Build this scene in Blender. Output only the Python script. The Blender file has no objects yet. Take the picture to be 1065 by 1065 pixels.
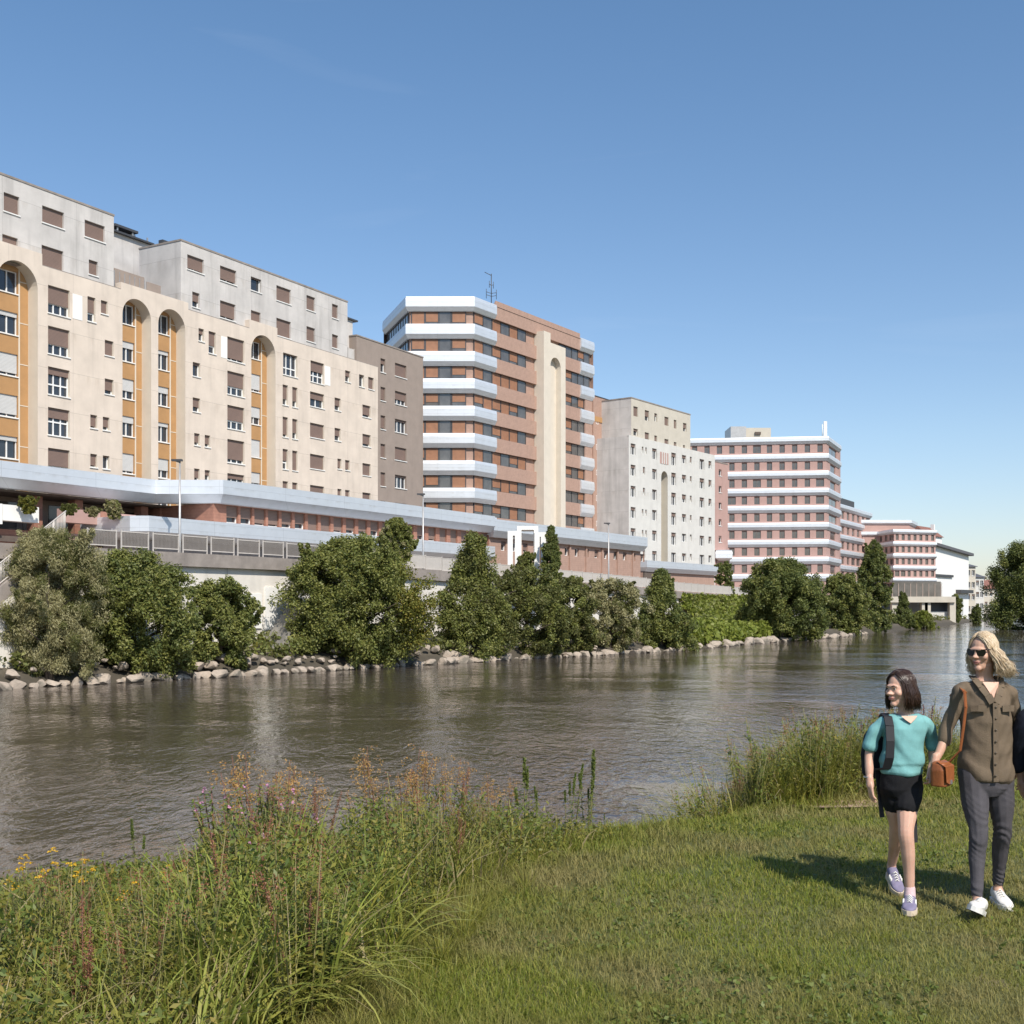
import bpy, math, random
import numpy as np
from mathutils import Vector, Matrix
R = math.radians
random.seed(7)
rng = np.random.default_rng(11)
scene = bpy.context.scene
COL = scene.collection

# ---------------------------------------------------------------- camera model (metres; camera at the lawn, looking along +Y)
FPX, CX, HY, CAMH = 1200.0, 532.5, 631.0, 1.85
WATER = -1.7
def at(px, py, Y):
    return Vector(((px - CX) / FPX * Y, Y, CAMH + (HY - py) / FPX * Y))
def ground_depth(py, z=0.0):
    return (CAMH - z) * FPX / (py - HY)

cam = bpy.data.cameras.new('camera'); cam_o = bpy.data.objects.new('camera', cam); COL.objects.link(cam_o)
cam.sensor_width = 36; cam.lens = 36 * FPX / 1065
cam.shift_y = (HY - 532.5) / 1065
cam.clip_start = 0.1; cam.clip_end = 6000
cam_o.location = (0, 0, CAMH); cam_o.rotation_euler = (R(90), 0, 0)
scene.camera = cam_o

# ---------------------------------------------------------------- light
SUN_AZ = Vector((0.453, -0.891)); SUN_EL = R(46)
w = bpy.data.worlds.new('World'); scene.world = w; w.use_nodes = True
nt = w.node_tree; nt.nodes.clear()
sky = nt.nodes.new('ShaderNodeTexSky'); sky.sky_type = 'NISHITA'; sky.sun_disc = False
sky.sun_elevation = SUN_EL; sky.sun_rotation = math.atan2(SUN_AZ.x, SUN_AZ.y)
sky.air_density = 1.0; sky.dust_density = 0.6; sky.ozone_density = 1.0; sky.altitude = 200
bg = nt.nodes.new('ShaderNodeBackground'); bg.inputs['Strength'].default_value = 0.116
out = nt.nodes.new('ShaderNodeOutputWorld')
# a few faint streaks of high cirrus
tc = nt.nodes.new('ShaderNodeTexCoord')
mp = nt.nodes.new('ShaderNodeMapping'); mp.inputs['Rotation'].default_value = (0, R(-24), 0); mp.inputs['Scale'].default_value = (1.6, 1.2, 13)
nz = nt.nodes.new('ShaderNodeTexNoise'); nz.inputs['Scale'].default_value = 1.7; nz.inputs['Detail'].default_value = 6; nz.inputs['Distortion'].default_value = .6
rp = nt.nodes.new('ShaderNodeMapRange'); rp.inputs[1].default_value = .58; rp.inputs[2].default_value = .85; rp.inputs[3].default_value = 0; rp.inputs[4].default_value = .07
mx = nt.nodes.new('ShaderNodeMix'); mx.data_type = 'RGBA'; mx.inputs[7].default_value = (7.5, 7.8, 8.2, 1)
L = nt.links.new
L(tc.outputs['Generated'], mp.inputs['Vector']); L(mp.outputs[0], nz.inputs['Vector']); L(nz.outputs[0], rp.inputs[0])
L(rp.outputs[0], mx.inputs[0]); tint = nt.nodes.new('ShaderNodeMix'); tint.data_type = 'RGBA'; tint.blend_type = 'MULTIPLY'; tint.inputs[0].default_value = 1; 
sepw = nt.nodes.new('ShaderNodeSeparateXYZ'); L(tc.outputs['Generated'], sepw.inputs[0])
crw = nt.nodes.new('ShaderNodeValToRGB'); L(sepw.outputs[2], crw.inputs[0]); ce = crw.color_ramp.elements; ce[0].position = 0.; ce[0].color = (.84, .81, .90, 1); ce[1].position = .45; ce[1].color = (.74, .925, 1.03, 1)
ce2 = ce.new(.14); ce2.color = (.87, .915, .97, 1); L(crw.outputs[0], tint.inputs[7])
L(sky.outputs[0], tint.inputs[6]); L(tint.outputs[2], mx.inputs[6]); L(mx.outputs[2], bg.inputs['Color']); L(bg.outputs[0], out.inputs[0])

sl = bpy.data.lights.new('sun', 'SUN'); sl.energy = 4.2; sl.angle = R(.55); sl.color = (1, .93, .83)
so = bpy.data.objects.new('sun', sl); COL.objects.link(so)
sd = Vector((SUN_AZ.x * math.cos(SUN_EL), SUN_AZ.y * math.cos(SUN_EL), math.sin(SUN_EL)))
so.rotation_euler = sd.to_track_quat('Z', 'Y').to_euler(); so.location = (20, -40, 60)
vs = scene.view_settings; vs.view_transform = 'Standard'; vs.look = 'None'; vs.exposure = 0.38; vs.gamma = 1

# ---------------------------------------------------------------- object helpers
def tag(o, label=None, cat=None, group=None, kind=None):
    if label: o['label'] = label
    if cat: o['category'] = cat
    if group: o['group'] = group
    if kind: o['kind'] = kind
    return o
def empty(name, loc=(0, 0, 0), rz=0, label=None, cat=None, group=None):
    o = bpy.data.objects.new(name, None); COL.objects.link(o)
    o.location = loc; o.rotation_euler = (0, 0, rz); o.empty_display_size = .3
    return tag(o, label, cat, group)
def link(name, me, parent=None, loc=None, rz=0):
    o = bpy.data.objects.new(name, me); COL.objects.link(o)
    if parent: o.parent = parent
    if loc is not None: o.location = loc
    if rz: o.rotation_euler = (0, 0, rz)
    return o
def np_mesh(name, V, F, mats, mi=None, smooth=False):
    V = np.asarray(V, dtype=np.float32); F = np.asarray(F, dtype=np.int32)
    me = bpy.data.meshes.new(name); k = F.shape[1]; n = len(F)
    me.vertices.add(len(V)); me.vertices.foreach_set('co', V.ravel())
    me.loops.add(n * k); me.loops.foreach_set('vertex_index', F.ravel())
    me.polygons.add(n); me.polygons.foreach_set('loop_start', np.arange(0, n * k, k, dtype=np.int32))
    me.polygons.foreach_set('loop_total', np.full(n, k, dtype=np.int32))
    for m in mats: me.materials.append(m)
    if mi is not None: me.polygons.foreach_set('material_index', np.asarray(mi, dtype=np.int32))
    if smooth: me.polygons.foreach_set('use_smooth', np.ones(n, dtype=bool))
    me.update(calc_edges=True)
    return me

class MB:
    def __init__(s): s.v = []; s.f = []; s.m = []; s.sm = []
    def face(s, pts, m=0, smooth=False):
        b = len(s.v); s.v += [tuple(p) for p in pts]; s.f.append(tuple(range(b, b + len(pts)))); s.m.append(m); s.sm.append(smooth)
    def box(s, x0, x1, y0, y1, z0, z1, m=0, M=None):
        c = [(x, y, z) for z in (z0, z1) for y in (y0, y1) for x in (x0, x1)]
        if M: c = [M(*p) for p in c]
        b = len(s.v); s.v += [tuple(p) for p in c]
        for q in ((0, 2, 3, 1), (4, 5, 7, 6), (0, 1, 5, 4), (2, 6, 7, 3), (0, 4, 6, 2), (1, 3, 7, 5)):
            s.f.append(tuple(b + i for i in q)); s.m.append(m); s.sm.append(False)
    def tube(s, p, r, n=8, m=0, cap=True, smooth=True):
        """p: list of points, r: radius or list"""
        p = [Vector(q) for q in p]; rr = r if isinstance(r, (list, tuple)) else [r] * len(p)
        b = len(s.v); u = None
        for i, q in enumerate(p):
            t = (p[min(i + 1, len(p) - 1)] - p[max(i - 1, 0)]).normalized()
            if u is None:
                a = Vector((1, 0, 0)) if abs(t.x) < .9 else Vector((0, 1, 0)); u = (a - t * a.dot(t)).normalized()
            else:
                u = (u - t * u.dot(t)).normalized()
            wv = t.cross(u)
            for k in range(n):
                an = 2 * math.pi * k / n; s.v.append(tuple(q + (u * math.cos(an) + wv * math.sin(an)) * rr[i]))
        for i in range(len(p) - 1):
            for k in range(n):
                a0 = b + i * n + k; a1 = b + i * n + (k + 1) % n
                s.f.append((a0, a1, a1 + n, a0 + n)); s.m.append(m); s.sm.append(smooth)
        if cap:
            s.f.append(tuple(b + k for k in reversed(range(n)))); s.m.append(m); s.sm.append(False)
            e = b + (len(p) - 1) * n
            s.f.append(tuple(e + k for k in range(n))); s.m.append(m); s.sm.append(False)
    def sweep(s, poly, prof, m=0, mm=None, closed=False, caps=True):
        """sweep a profile [(out, z)] along a plan polyline [(x, y)]; 'out' is to the right of travel"""
        P = [Vector(p) for p in poly]; n = len(P); off = []
        for i in range(n):
            a = P[i] - P[i - 1] if (i or closed) else P[1] - P[0]
            c = P[(i + 1) % n] - P[i] if (i < n - 1 or closed) else P[i] - P[i - 1]
            a.normalize(); c.normalize()
            n1 = Vector((a.y, -a.x)); n2 = Vector((c.y, -c.x)); mv = (n1 + n2)
            off.append(mv / max(.3, (1 + n1.dot(n2))))
        def pt(i, j): q = P[i] + off[i] * prof[j][0]; return (q.x, q.y, prof[j][1])
        for i in range(n if closed else n - 1):
            i2 = (i + 1) % n
            for j in range(len(prof) - 1):
                mj = m if mm is None else mm[j]
                s.face([pt(i, j), pt(i2, j), pt(i2, j + 1), pt(i, j + 1)], mj)
        if caps and not closed:
            s.face([pt(0, j) for j in range(len(prof))][::-1], m if mm is None else mm[0])
            s.face([pt(n - 1, j) for j in range(len(prof))], m if mm is None else mm[0])
    def prism(s, poly, z0, z1, m=0, mt=None):
        n = len(poly)
        for i in range(n):
            a, b = poly[i], poly[(i + 1) % n]
            s.face([(a[0], a[1], z0), (b[0], b[1], z0), (b[0], b[1], z1), (a[0], a[1], z1)], m)
        s.face([(p[0], p[1], z1) for p in poly], m if mt is None else mt)
        s.face([(p[0], p[1], z0) for p in reversed(poly)], m)
    def mesh(s, name, mats):
        me = bpy.data.meshes.new(name); me.from_pydata(s.v, [], s.f)
        for m in (mats if isinstance(mats, (list, tuple)) else [mats]): me.materials.append(m)
        me.polygons.foreach_set('material_index', s.m); me.polygons.foreach_set('use_smooth', s.sm)
        me.update(); return me
    def build(s, name, mats, parent=None, loc=None, rz=0):
        return link(name, s.mesh(name, mats), parent, loc, rz)

# ---------------------------------------------------------------- materials
def mat(name, col, rough=.7, metal=0., var=.12, scale=3., streak=0., bump=0., bscale=30., spec=.5, coords='Object', extra=None, col2=None, fac2=None, stretch=None):
    m = bpy.data.materials.new(name); m.use_nodes = True; t = m.node_tree; p = t.nodes['Principled BSDF']; l = t.links.new
    p.inputs['Roughness'].default_value = rough; p.inputs['Metallic'].default_value = metal; p.inputs['Specular IOR Level'].default_value = spec
    tcn = t.nodes.new('ShaderNodeTexCoord'); src = tcn.outputs[coords]
    def mixc(a, b, f, mode='MIX'):
        x = t.nodes.new('ShaderNodeMix'); x.data_type = 'RGBA'; x.blend_type = mode
        for sock, v in ((x.inputs[6], a), (x.inputs[7], b), (x.inputs[0], f)):
            if hasattr(v, 'links') or isinstance(v, bpy.types.NodeSocket): l(v, sock)
            elif isinstance(v, (int, float)): sock.default_value = v
            else: sock.default_value = (*v, 1)
        return x.outputs[2]
    def noise(sc, det=5, strch=None, rgh=.6, dist=0.):
        n = t.nodes.new('ShaderNodeTexNoise'); n.inputs['Scale'].default_value = sc; n.inputs['Detail'].default_value = det; n.inputs['Roughness'].default_value = rgh
        n.inputs['Distortion'].default_value = dist
        if strch:
            mpn = t.nodes.new('ShaderNodeMapping'); mpn.inputs['Scale'].default_value = strch; l(src, mpn.inputs[0]); l(mpn.outputs[0], n.inputs['Vector'])
        else: l(src, n.inputs['Vector'])
        return n.outputs[0]
    def rng_(v, a, b, c, d):
        n = t.nodes.new('ShaderNodeMapRange'); l(v, n.inputs[0])
        for i, q in enumerate((a, b, c, d)): n.inputs[i + 1].default_value = q
        return n.outputs[0]
    c = col
    base = mixc(tuple(x * (1 - var) for x in col), tuple(min(1, x * (1 + var)) for x in col), rng_(noise(scale, strch=stretch), .3, .7, 0, 1))
    if col2 is not None:
        base = mixc(base, col2, rng_(noise(fac2 or scale * .3, 4), .45, .62, 0, 1))
    if streak:
        base = mixc(base, tuple(x * .45 for x in col), rng_(noise(1.1, 4, (1, 1, .09)), .5, .78, 0, streak))
    if extra: base = extra(t, l, src, base, mixc, noise, rng_)
    l(base, p.inputs['Base Color'])
    if bump:
        b = t.nodes.new('ShaderNodeBump'); b.inputs['Strength'].default_value = bump; b.inputs['Distance'].default_value = .02
        l(noise(bscale, 4), b.inputs['Height']); l(b.outputs[0], p.inputs['Normal'])
    return m
def mixmul(t, l, a, b):
    n = t.nodes.new('ShaderNodeMath'); n.operation = 'MULTIPLY'; l(a, n.inputs[0]); l(b, n.inputs[1]); return n.outputs[0]
def joints(pz, ps, z0=0., s0=0., wz=.03, dark=.72):
    """thin darker panel joints on a fixed grid of the facade itself"""
    def ex(t, l, src, base, mixc, noise, rng_):
        sep = t.nodes.new('ShaderNodeSeparateXYZ'); l(src, sep.inputs[0]); fs = []
        for ax, per, o in ((2, pz, z0), (0, ps, s0)):
            if not per: continue
            a = t.nodes.new('ShaderNodeMath'); a.operation = 'ADD'; a.inputs[1].default_value = -o + 1000 * per; l(sep.outputs[ax], a.inputs[0])
            b = t.nodes.new('ShaderNodeMath'); b.operation = 'MODULO'; b.inputs[1].default_value = per; l(a.outputs[0], b.inputs[0])
            c = t.nodes.new('ShaderNodeMath'); c.operation = 'LESS_THAN'; c.inputs[1].default_value = wz * (1 if ax == 2 else .7); l(b.outputs[0], c.inputs[0]); fs.append(c.outputs[0])
        if pz:      # weathering below each floor joint
            fr_ = t.nodes.new('ShaderNodeMath'); fr_.operation = 'MODULO'; fr_.inputs[1].default_value = pz
            a2 = t.nodes.new('ShaderNodeMath'); a2.operation = 'ADD'; a2.inputs[1].default_value = -z0 + 1000 * pz; l(sep.outputs[2], a2.inputs[0]); l(a2.outputs[0], fr_.inputs[0])
            base = mixc(base, tuple([.80, .77, .73]), mixmul(t, l, rng_(fr_.outputs[0], pz * .62, pz, 0, 1), rng_(noise(1.6, 4, (1, 1, .25)), .48, .7, 0, .8)), 'MULTIPLY')
        f = fs[0]
        if len(fs) > 1:
            mxn = t.nodes.new('ShaderNodeMath'); mxn.operation = 'MAXIMUM'; l(fs[0], mxn.inputs[0]); l(fs[1], mxn.inputs[1]); f = mxn.outputs[0]
        return mixc(base, (dark, dark, dark), f, 'MULTIPLY')
    return ex
def slats(per, axis=2, dark=.6):
    def ex(t, l, src, base, mixc, noise, rng_):
        sep = t.nodes.new('ShaderNodeSeparateXYZ'); l(src, sep.inputs[0])
        a = t.nodes.new('ShaderNodeMath'); a.operation = 'ADD'; a.inputs[1].default_value = 500.; l(sep.outputs[axis], a.inputs[0])
        b = t.nodes.new('ShaderNodeMath'); b.operation = 'MODULO'; b.inputs[1].default_value = per; l(a.outputs[0], b.inputs[0])
        c = t.nodes.new('ShaderNodeMath'); c.operation = 'LESS_THAN'; c.inputs[1].default_value = per * .22; l(b.outputs[0], c.inputs[0])
        return mixc(base, (dark, dark, dark), c.outputs[0], 'MULTIPLY')
    return ex
def leaf_mat(name, cols, transl=.42, rough=.5, var=.1):
    m = bpy.data.materials.new(name); m.use_nodes = True; t = m.node_tree; p = t.nodes['Principled BSDF']; l = t.links.new
    g = t.nodes.new('ShaderNodeNewGeometry'); r = t.nodes.new('ShaderNodeValToRGB'); e = r.color_ramp.elements
    while len(e) < len(cols): e.new(.5)
    for i, c in enumerate(cols): e[i].position = i / max(1, len(cols) - 1); e[i].color = (*c, 1)
    l(g.outputs['Random Per Island'], r.inputs[0])
    p.inputs['Roughness'].default_value = rough; p.inputs['Specular IOR Level'].default_value = .35
    l(r.outputs[0], p.inputs['Base Color'])
    tr = t.nodes.new('ShaderNodeBsdfTranslucent'); l(r.outputs[0], tr.inputs[0])
    ms = t.nodes.new('ShaderNodeMixShader'); ms.inputs[0].default_value = transl
    o = t.nodes['Material Output']; l(p.outputs[0], ms.inputs[1]); l(tr.outputs[0], ms.inputs[2]); l(ms.outputs[0], o.inputs[0])
    return m
def glass_mat(name, col=(.03, .035, .045), rough=.05):
    m = mat(name, col, rough, 0, .3, .6, spec=.9); return m

M = dict(
    cream=mat('cream_render', (.63, .54, .455), .85, var=.09, scale=.6, streak=.30, bump=.25, bscale=12, extra=joints(2.8, 5.2, .35, 1.3)),
    cream2=mat('pale_cream_paint', (.62, .555, .465), .8, var=.05, scale=1, streak=.1),
    concrete=mat('grey_concrete', (.53, .502, .478), .85, var=.13, scale=.5, streak=.5, bump=.25, bscale=10, extra=joints(2.8, 6, .2, 2)),
    concrete_d=mat('weathered_concrete', (.33, .31, .28), .9, var=.25, scale=1.2, streak=.6, bump=.4, bscale=8),
    brownwall=mat('grey_brown_render', (.29, .235, .20), .88, var=.08, scale=1, streak=.15, bump=.3, bscale=15),
    orange=mat('ochre_panel', (.42, .235, .10), .6, var=.07, scale=1.5, streak=.08),
    orange_d=mat('burnt_orange_blind', (.29, .14, .078), .6, var=.12, scale=2),
    brick=mat('pink_brick', (.385, .25, .195), .85, var=.1, scale=2.5, streak=.12, extra=slats(.2, 2, .93)),
    brick_r=mat('red_brick', (.31, .15, .105), .85, var=.14, scale=3, extra=slats(.2, 2, .9)),
    pinkwall=mat('salmon_render', (.43, .275, .24), .85, var=.06, scale=1, streak=.12),
    white=mat('white_paint', (.78, .77, .74), .55, var=.04, scale=1.5, streak=.08),
    whitewall=mat('white_render', (.585, .57, .535), .85, var=.06, scale=.7, streak=.2, bump=.2, bscale=12, extra=joints(2.8, 0, .3, 0, dark=.85)),
    beigewall=mat('beige_render', (.52, .475, .40), .85, var=.06, scale=.8, streak=.15),
    clad=mat('pale_metal_cladding', (.73, .755, .785), .50, .55, var=.04, scale=1.2, streak=.06, extra=joints(.47, 3.0, .1, .5, .02, .8)),
    clad_w=mat('pale_enamel_cladding', (.80, .80, .80), .4, .1, var=.03, scale=1.2, streak=.06),
    shutter=mat('brown_roller_shutter', (.20, .135, .11), .7, var=.08, scale=1, extra=slats(.09)),
    shutter_g=mat('grey_roller_shutter', (.55, .55, .545), .7, var=.06, scale=1, extra=slats(.09)),
    frame=mat('white_window_frame', (.75, .75, .74), .5, var=.03),
    glass=glass_mat('window_glass'),
    glass_b=glass_mat('tinted_window_glass', (.10, .095, .09), .12),
    curtain=mat('pale_curtain', (.42, .42, .42), .8, var=.2, scale=4),
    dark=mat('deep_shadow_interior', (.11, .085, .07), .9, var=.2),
    metal_g=mat('galvanised_steel', (.46, .45, .44), .45, .6, var=.1),
    metal_d=mat('dark_grey_metal', (.08, .08, .085), .5, .4),
    railwhite=mat('pale_railing_paint', (.52, .48, .44), .6, var=.06),
    railmesh=mat('grey_railing_bars', (.19, .17, .155), .7, var=.1),
    quaywall=mat('pale_quay_wall', (.66, .62, .56), .9, var=.1, scale=.6, streak=.4, bump=.3, bscale=6, extra=joints(0, 3.2, 0, 0, .05, .7)),
    coping=mat('grey_coping', (.27, .235, .21), .9, var=.2, scale=1.5, streak=.4, bump=.3),
    roof=mat('flat_roof_gravel', (.22, .21, .2), .95, var=.15),
    tile=mat('red_brown_roof_tiles', (.22, .10, .075), .85, var=.2, scale=4),
    slate=mat('dark_slate', (.10, .10, .11), .7, var=.2, scale=4),
    bark=mat('bark', (.10, .075, .055), .95, var=.3, scale=8, bump=.6, bscale=20),
)
# ---------------------------------------------------------------- river banks (plan), terrain, water
NEAR = [(-200, -60), (-60, -6), (-22, 4.2), (-9, 7.4), (-4.2, 8.8), (-2.2, 9.9), (-.6, 10.7), (.9, 11.2), (1.9, 12.5), (3.2, 14.0), (4.8, 16), (7.4, 20.5), (13, 29),
        (21, 44), (33, 66), (50, 108), (63, 145), (72.5, 168), (75.5, 173), (80, 180), (92, 204), (121, 262), (170, 340), (300, 480)]
FAR = [(-200, -330), (-90, -60), (-48, 8), (-31, 34), (-22, 49.5), (-13.9, 59), (-5.4, 70), (1.8, 79), (12.9, 92), (25.7, 115), (34, 127), (54, 165), (79, 211), (99, 250), (120, 292), (165, 350), (290, 490)]
def poly_dist(P, poly):
    """distance to a polyline and the side (+ = left of travel) for points P (N,2)"""
    best = np.full(len(P), 1e9); side = np.zeros(len(P))
    for (x0, y0), (x1, y1) in zip(poly[:-1], poly[1:]):
        a = np.array([x0, y0]); d = np.array([x1 - x0, y1 - y0]); Lq = d @ d
        t = np.clip(((P - a) @ d) / Lq, 0, 1); q = a + t[:, None] * d; v = P - q
        ds = np.hypot(v[:, 0], v[:, 1]); cr = d[0] * v[:, 1] - d[1] * v[:, 0]
        upd = ds < best - 1e-9; best = np.where(upd, ds, best); side = np.where(upd, cr, side)
    return best, np.sign(side)
def sstep(x): x = np.clip(x, 0, 1); return x * x * (3 - 2 * x)
def wob(x, y, s=1.):
    return .5 * (np.sin(x * 1.3 * s + 1.7 * np.sin(y * .7 * s)) + np.sin(y * 1.1 * s + 1.3 * np.sin(x * .9 * s + 2)))
def height(x, y):
    x = np.atleast_1d(np.asarray(x, float)); y = np.atleast_1d(np.asarray(y, float))
    P = np.stack([x, y], 1); dn, sn = poly_dist(P, NEAR); df, sf = poly_dist(P, FAR)
    dn = np.where(sn < 0, dn, -dn); df = np.where(sf > 0, df, -df)      # positive on land
    wide = np.where(y > 60, 5., np.where(y > 25, 3.4, np.where(y > 13, 2.7, 2.1))) 
    top = np.where(y > 60, -.7, 0.)
    zn = -2.3 + (top + 2.3) * sstep((dn + .45) / wide) + .03 * wob(x, y, .9) * sstep(dn / 2)
    zf = -2.3 + 1.5 * sstep((df + .6) / 2.2) + .55 * sstep((df - 1.5) / 7) + .12 * wob(x, y, .6)
    z = np.where(dn > -1.0, zn, np.where(df > -1.2, zf, -2.3))
    z = np.where((sn > 0) & (sf < 0) & (dn < -1.0) & (df < -1.2), -2.6, z)
    return z
def hz(x, y): return float(height([x], [y])[0])
nr, na = 230, 420
rad = 1.2 * (3500 / 1.2) ** (np.arange(nr) / (nr - 1))
# finer in the direction of the view
aa = np.concatenate([np.linspace(R(50), R(125), 300, endpoint=False), np.linspace(R(125), R(410), 120, endpoint=False)])
RR, AA = np.meshgrid(rad, aa, indexing='ij')
X = (RR * np.cos(AA)).ravel(); Y = (RR * np.sin(AA)).ravel()
Zt = height(X, Y)
V = np.stack([X, Y, Zt], 1); V = np.vstack([V, [[0, 0, float(hz(0, 0))]]])
i, j = np.meshgrid(np.arange(nr - 1), np.arange(na), indexing='ij'); i = i.ravel(); j = j.ravel(); j2 = (j + 1) % na
F = np.stack([i * na + j, (i + 1) * na + j, (i + 1) * na + j2, i * na + j2], 1)
def ground_extra(t, l, src, base, mixc, noise, rng_):
    sep = t.nodes.new('ShaderNodeSeparateXYZ'); l(src, sep.inputs[0])
    base = mixc((.075, .095, .022), (.135, .125, .045), rng_(noise(.8, 5), .35, .7, 0, 1))
    base = mixc(base, (.30, .21, .13), rng_(noise(.55, 3), .66, .74, 0, .7))
    earth = mixc((.10, .085, .06), (.20, .165, .12), rng_(noise(2.5, 6), .35, .7, 0, 1))
    sd1 = t.nodes.new('ShaderNodeMath'); sd1.operation = 'MULTIPLY_ADD'; l(sep.outputs[1], sd1.inputs[0]); sd1.inputs[1].default_value = -.44; l(sep.outputs[0], sd1.inputs[2])
    base = mixc(base, earth, mixmul(t, l, rng_(sep.outputs[1], 24, 34, 0, 1), rng_(sd1.outputs[0], 2, -2, 0, 1)))
    return mixc(base, (.05, .042, .03), rng_(sep.outputs[2], -.25, -1.3, 0, .85))
gm = mat('ground_soil_and_grass', (.1, .1, .04), .95, var=.2, scale=1, bump=.6, bscale=9, extra=ground_extra)
ctr = np.array([[len(V) - 1, k, (k + 1) % na, (k + 1) % na] for k in range(na)])
me = np_mesh('ground', V, F, [gm], smooth=True)
ground = link('ground', me); tag(ground, kind='structure')
mb = MB()
mb.face([(rad[0] * math.cos(a) * 1.02, rad[0] * math.sin(a) * 1.02, hz(0, 0) - .02) for a in aa], 0)
o = mb.build('lawn_base', [gm]); tag(o, kind='structure')

wm = bpy.data.materials.new('river_water'); wm.use_nodes = True; t = wm.node_tree; p = t.nodes['Principled BSDF']; l = t.links.new
p.inputs['Base Color'].default_value = (.066, .051, .039, 1); p.inputs['Roughness'].default_value = .03; p.inputs['IOR'].default_value = 1.42
tcn = t.nodes.new('ShaderNodeTexCoord')
def wnoise(sc, det, rot, scl):
    mpn = t.nodes.new('ShaderNodeMapping'); mpn.inputs['Rotation'].default_value = (0, 0, rot); mpn.inputs['Scale'].default_value = scl
    n = t.nodes.new('ShaderNodeTexNoise'); n.inputs['Scale'].default_value = sc; n.inputs['Detail'].default_value = det; n.inputs['Roughness'].default_value = .55; n.inputs['Distortion'].default_value = .5
    l(tcn.outputs['Object'], mpn.inputs[0]); l(mpn.outputs[0], n.inputs['Vector']); return n.outputs[0]
n1 = wnoise(1.5, 3, R(8), (1.9, .85, 1)); n2 = wnoise(5.0, 3, R(-12), (1.5, .8, 1)); n3 = wnoise(.09, 2, R(30), (1, 1.6, 1))
ad = t.nodes.new('ShaderNodeMath'); ad.operation = 'MULTIPLY_ADD'; l(n2, ad.inputs[0]); ad.inputs[1].default_value = .36; n1m = t.nodes.new('ShaderNodeMath'); n1m.operation = 'MULTIPLY'; n1m.inputs[1].default_value = 1.25; l(n1, n1m.inputs[0]); l(n1m.outputs[0], ad.inputs[2])
# calmer and rougher patches drifting on the surface
mr = t.nodes.new('ShaderNodeMapRange'); l(n3, mr.inputs[0])
for k_, q in enumerate((.38, .62, .3, 1.0)): mr.inputs[k_ + 1].default_value = q
ml = t.nodes.new('ShaderNodeMath'); ml.operation = 'MULTIPLY'; l(ad.outputs[0], ml.inputs[0]); l(mr.outputs[0], ml.inputs[1])
bp = t.nodes.new('ShaderNodeBump'); bp.inputs['Strength'].default_value = .85; bp.inputs['Distance'].default_value = .078
l(ml.outputs[0], bp.inputs['Height']); l(bp.outputs[0], p.inputs['Normal'])
mb = MB(); mb.face([(-400, -400, WATER), (500, -400, WATER), (500, 700, WATER), (-400, 700, WATER)])
o = mb.build('river_water', [wm]); tag(o, kind='structure')
# ---------------------------------------------------------------- buildings: local frame x along the facade, y into the building, z up
class Fr:
    def __init__(s, px, Y, vp, zb, name, label, cat, group=None):
        s.O = Vector(((px - CX) / FPX * Y, Y)); tn = (vp - CX) / FPX if vp is not None else None
        s.d = Vector((tn, 1)).normalized() if tn is not None else Vector((1, 0))
        s.n = Vector((s.d.y, -s.d.x)); s.zb = zb; s.rz = math.atan2(s.d.y, s.d.x)
        s.e = empty(name, (s.O.x, s.O.y, zb), s.rz, label, cat, group) if name else None
    def s(s, px, yin=0.):
        o = s.O - s.n * yin; a = (px - CX) / FPX
        return (a * o.y - o.x) / (s.d.x - a * s.d.y)
    def Y(s, px, yin=0.): return (s.O - s.n * yin).y + s.s(px, yin) * s.d.y
    def z(s, px, py, yin=0.): return CAMH + (HY - py) / FPX * s.Y(px, yin) - s.zb
    def loc(s, x, y):  # world xy -> local
        v = Vector((x, y)) - s.O; return (v.dot(s.d), -v.dot(s.n))
    def w(s, lx, ly):
        q = s.O + s.d * lx - s.n * ly; return (q.x, q.y)
_cache = {}
def cached(key, fn):
    if key not in _cache: _cache[key] = fn()
    return _cache[key]
def rnd(x, q=.05): return max(q, round(x / q) * q)
def wall(mb, s0, s1, z0, z1, ops, y=0., depth=.22, m=0, mr=None):
    """rectangular wall in the plane y, holes for the openings (s0,s1,z0,z1), reveals going in by depth"""
    mr = m if mr is None else mr
    xs = sorted({s0, s1, *[max(s0, min(s1, v)) for o in ops for v in o[:2]]}); zs = sorted({z0, z1, *[max(z0, min(z1, v)) for o in ops for v in o[2:4]]})
    for a, b in zip(xs[:-1], xs[1:]):
        run = None
        for c, d in zip(zs[:-1], zs[1:]):
            hole = any(o[0] < (a + b) / 2 < o[1] and o[2] < (c + d) / 2 < o[3] for o in ops)
            if not hole: run = (run[0], d) if run else (c, d)
            if hole and run: mb.face([(a, y, run[0]), (b, y, run[0]), (b, y, run[1]), (a, y, run[1])], m); run = None
        if run: mb.face([(a, y, run[0]), (b, y, run[0]), (b, y, run[1]), (a, y, run[1])], m)
    for o in ops:
        a, b, c, d = o[:4]; e = y + (o[4] if len(o) > 4 and o[4] else depth)
        if len(o) > 5 and o[5]: continue
        mb.face([(a, y, c), (a, e, c), (a, e, d), (a, y, d)], mr); mb.face([(b, e, c), (b, y, c), (b, y, d), (b, e, d)], mr)
        mb.face([(a, y, d), (a, e, d), (b, e, d), (b, y, d)], mr); mb.face([(a, e, c), (a, y, c), (b, y, c), (b, e, c)], mr)
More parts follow.
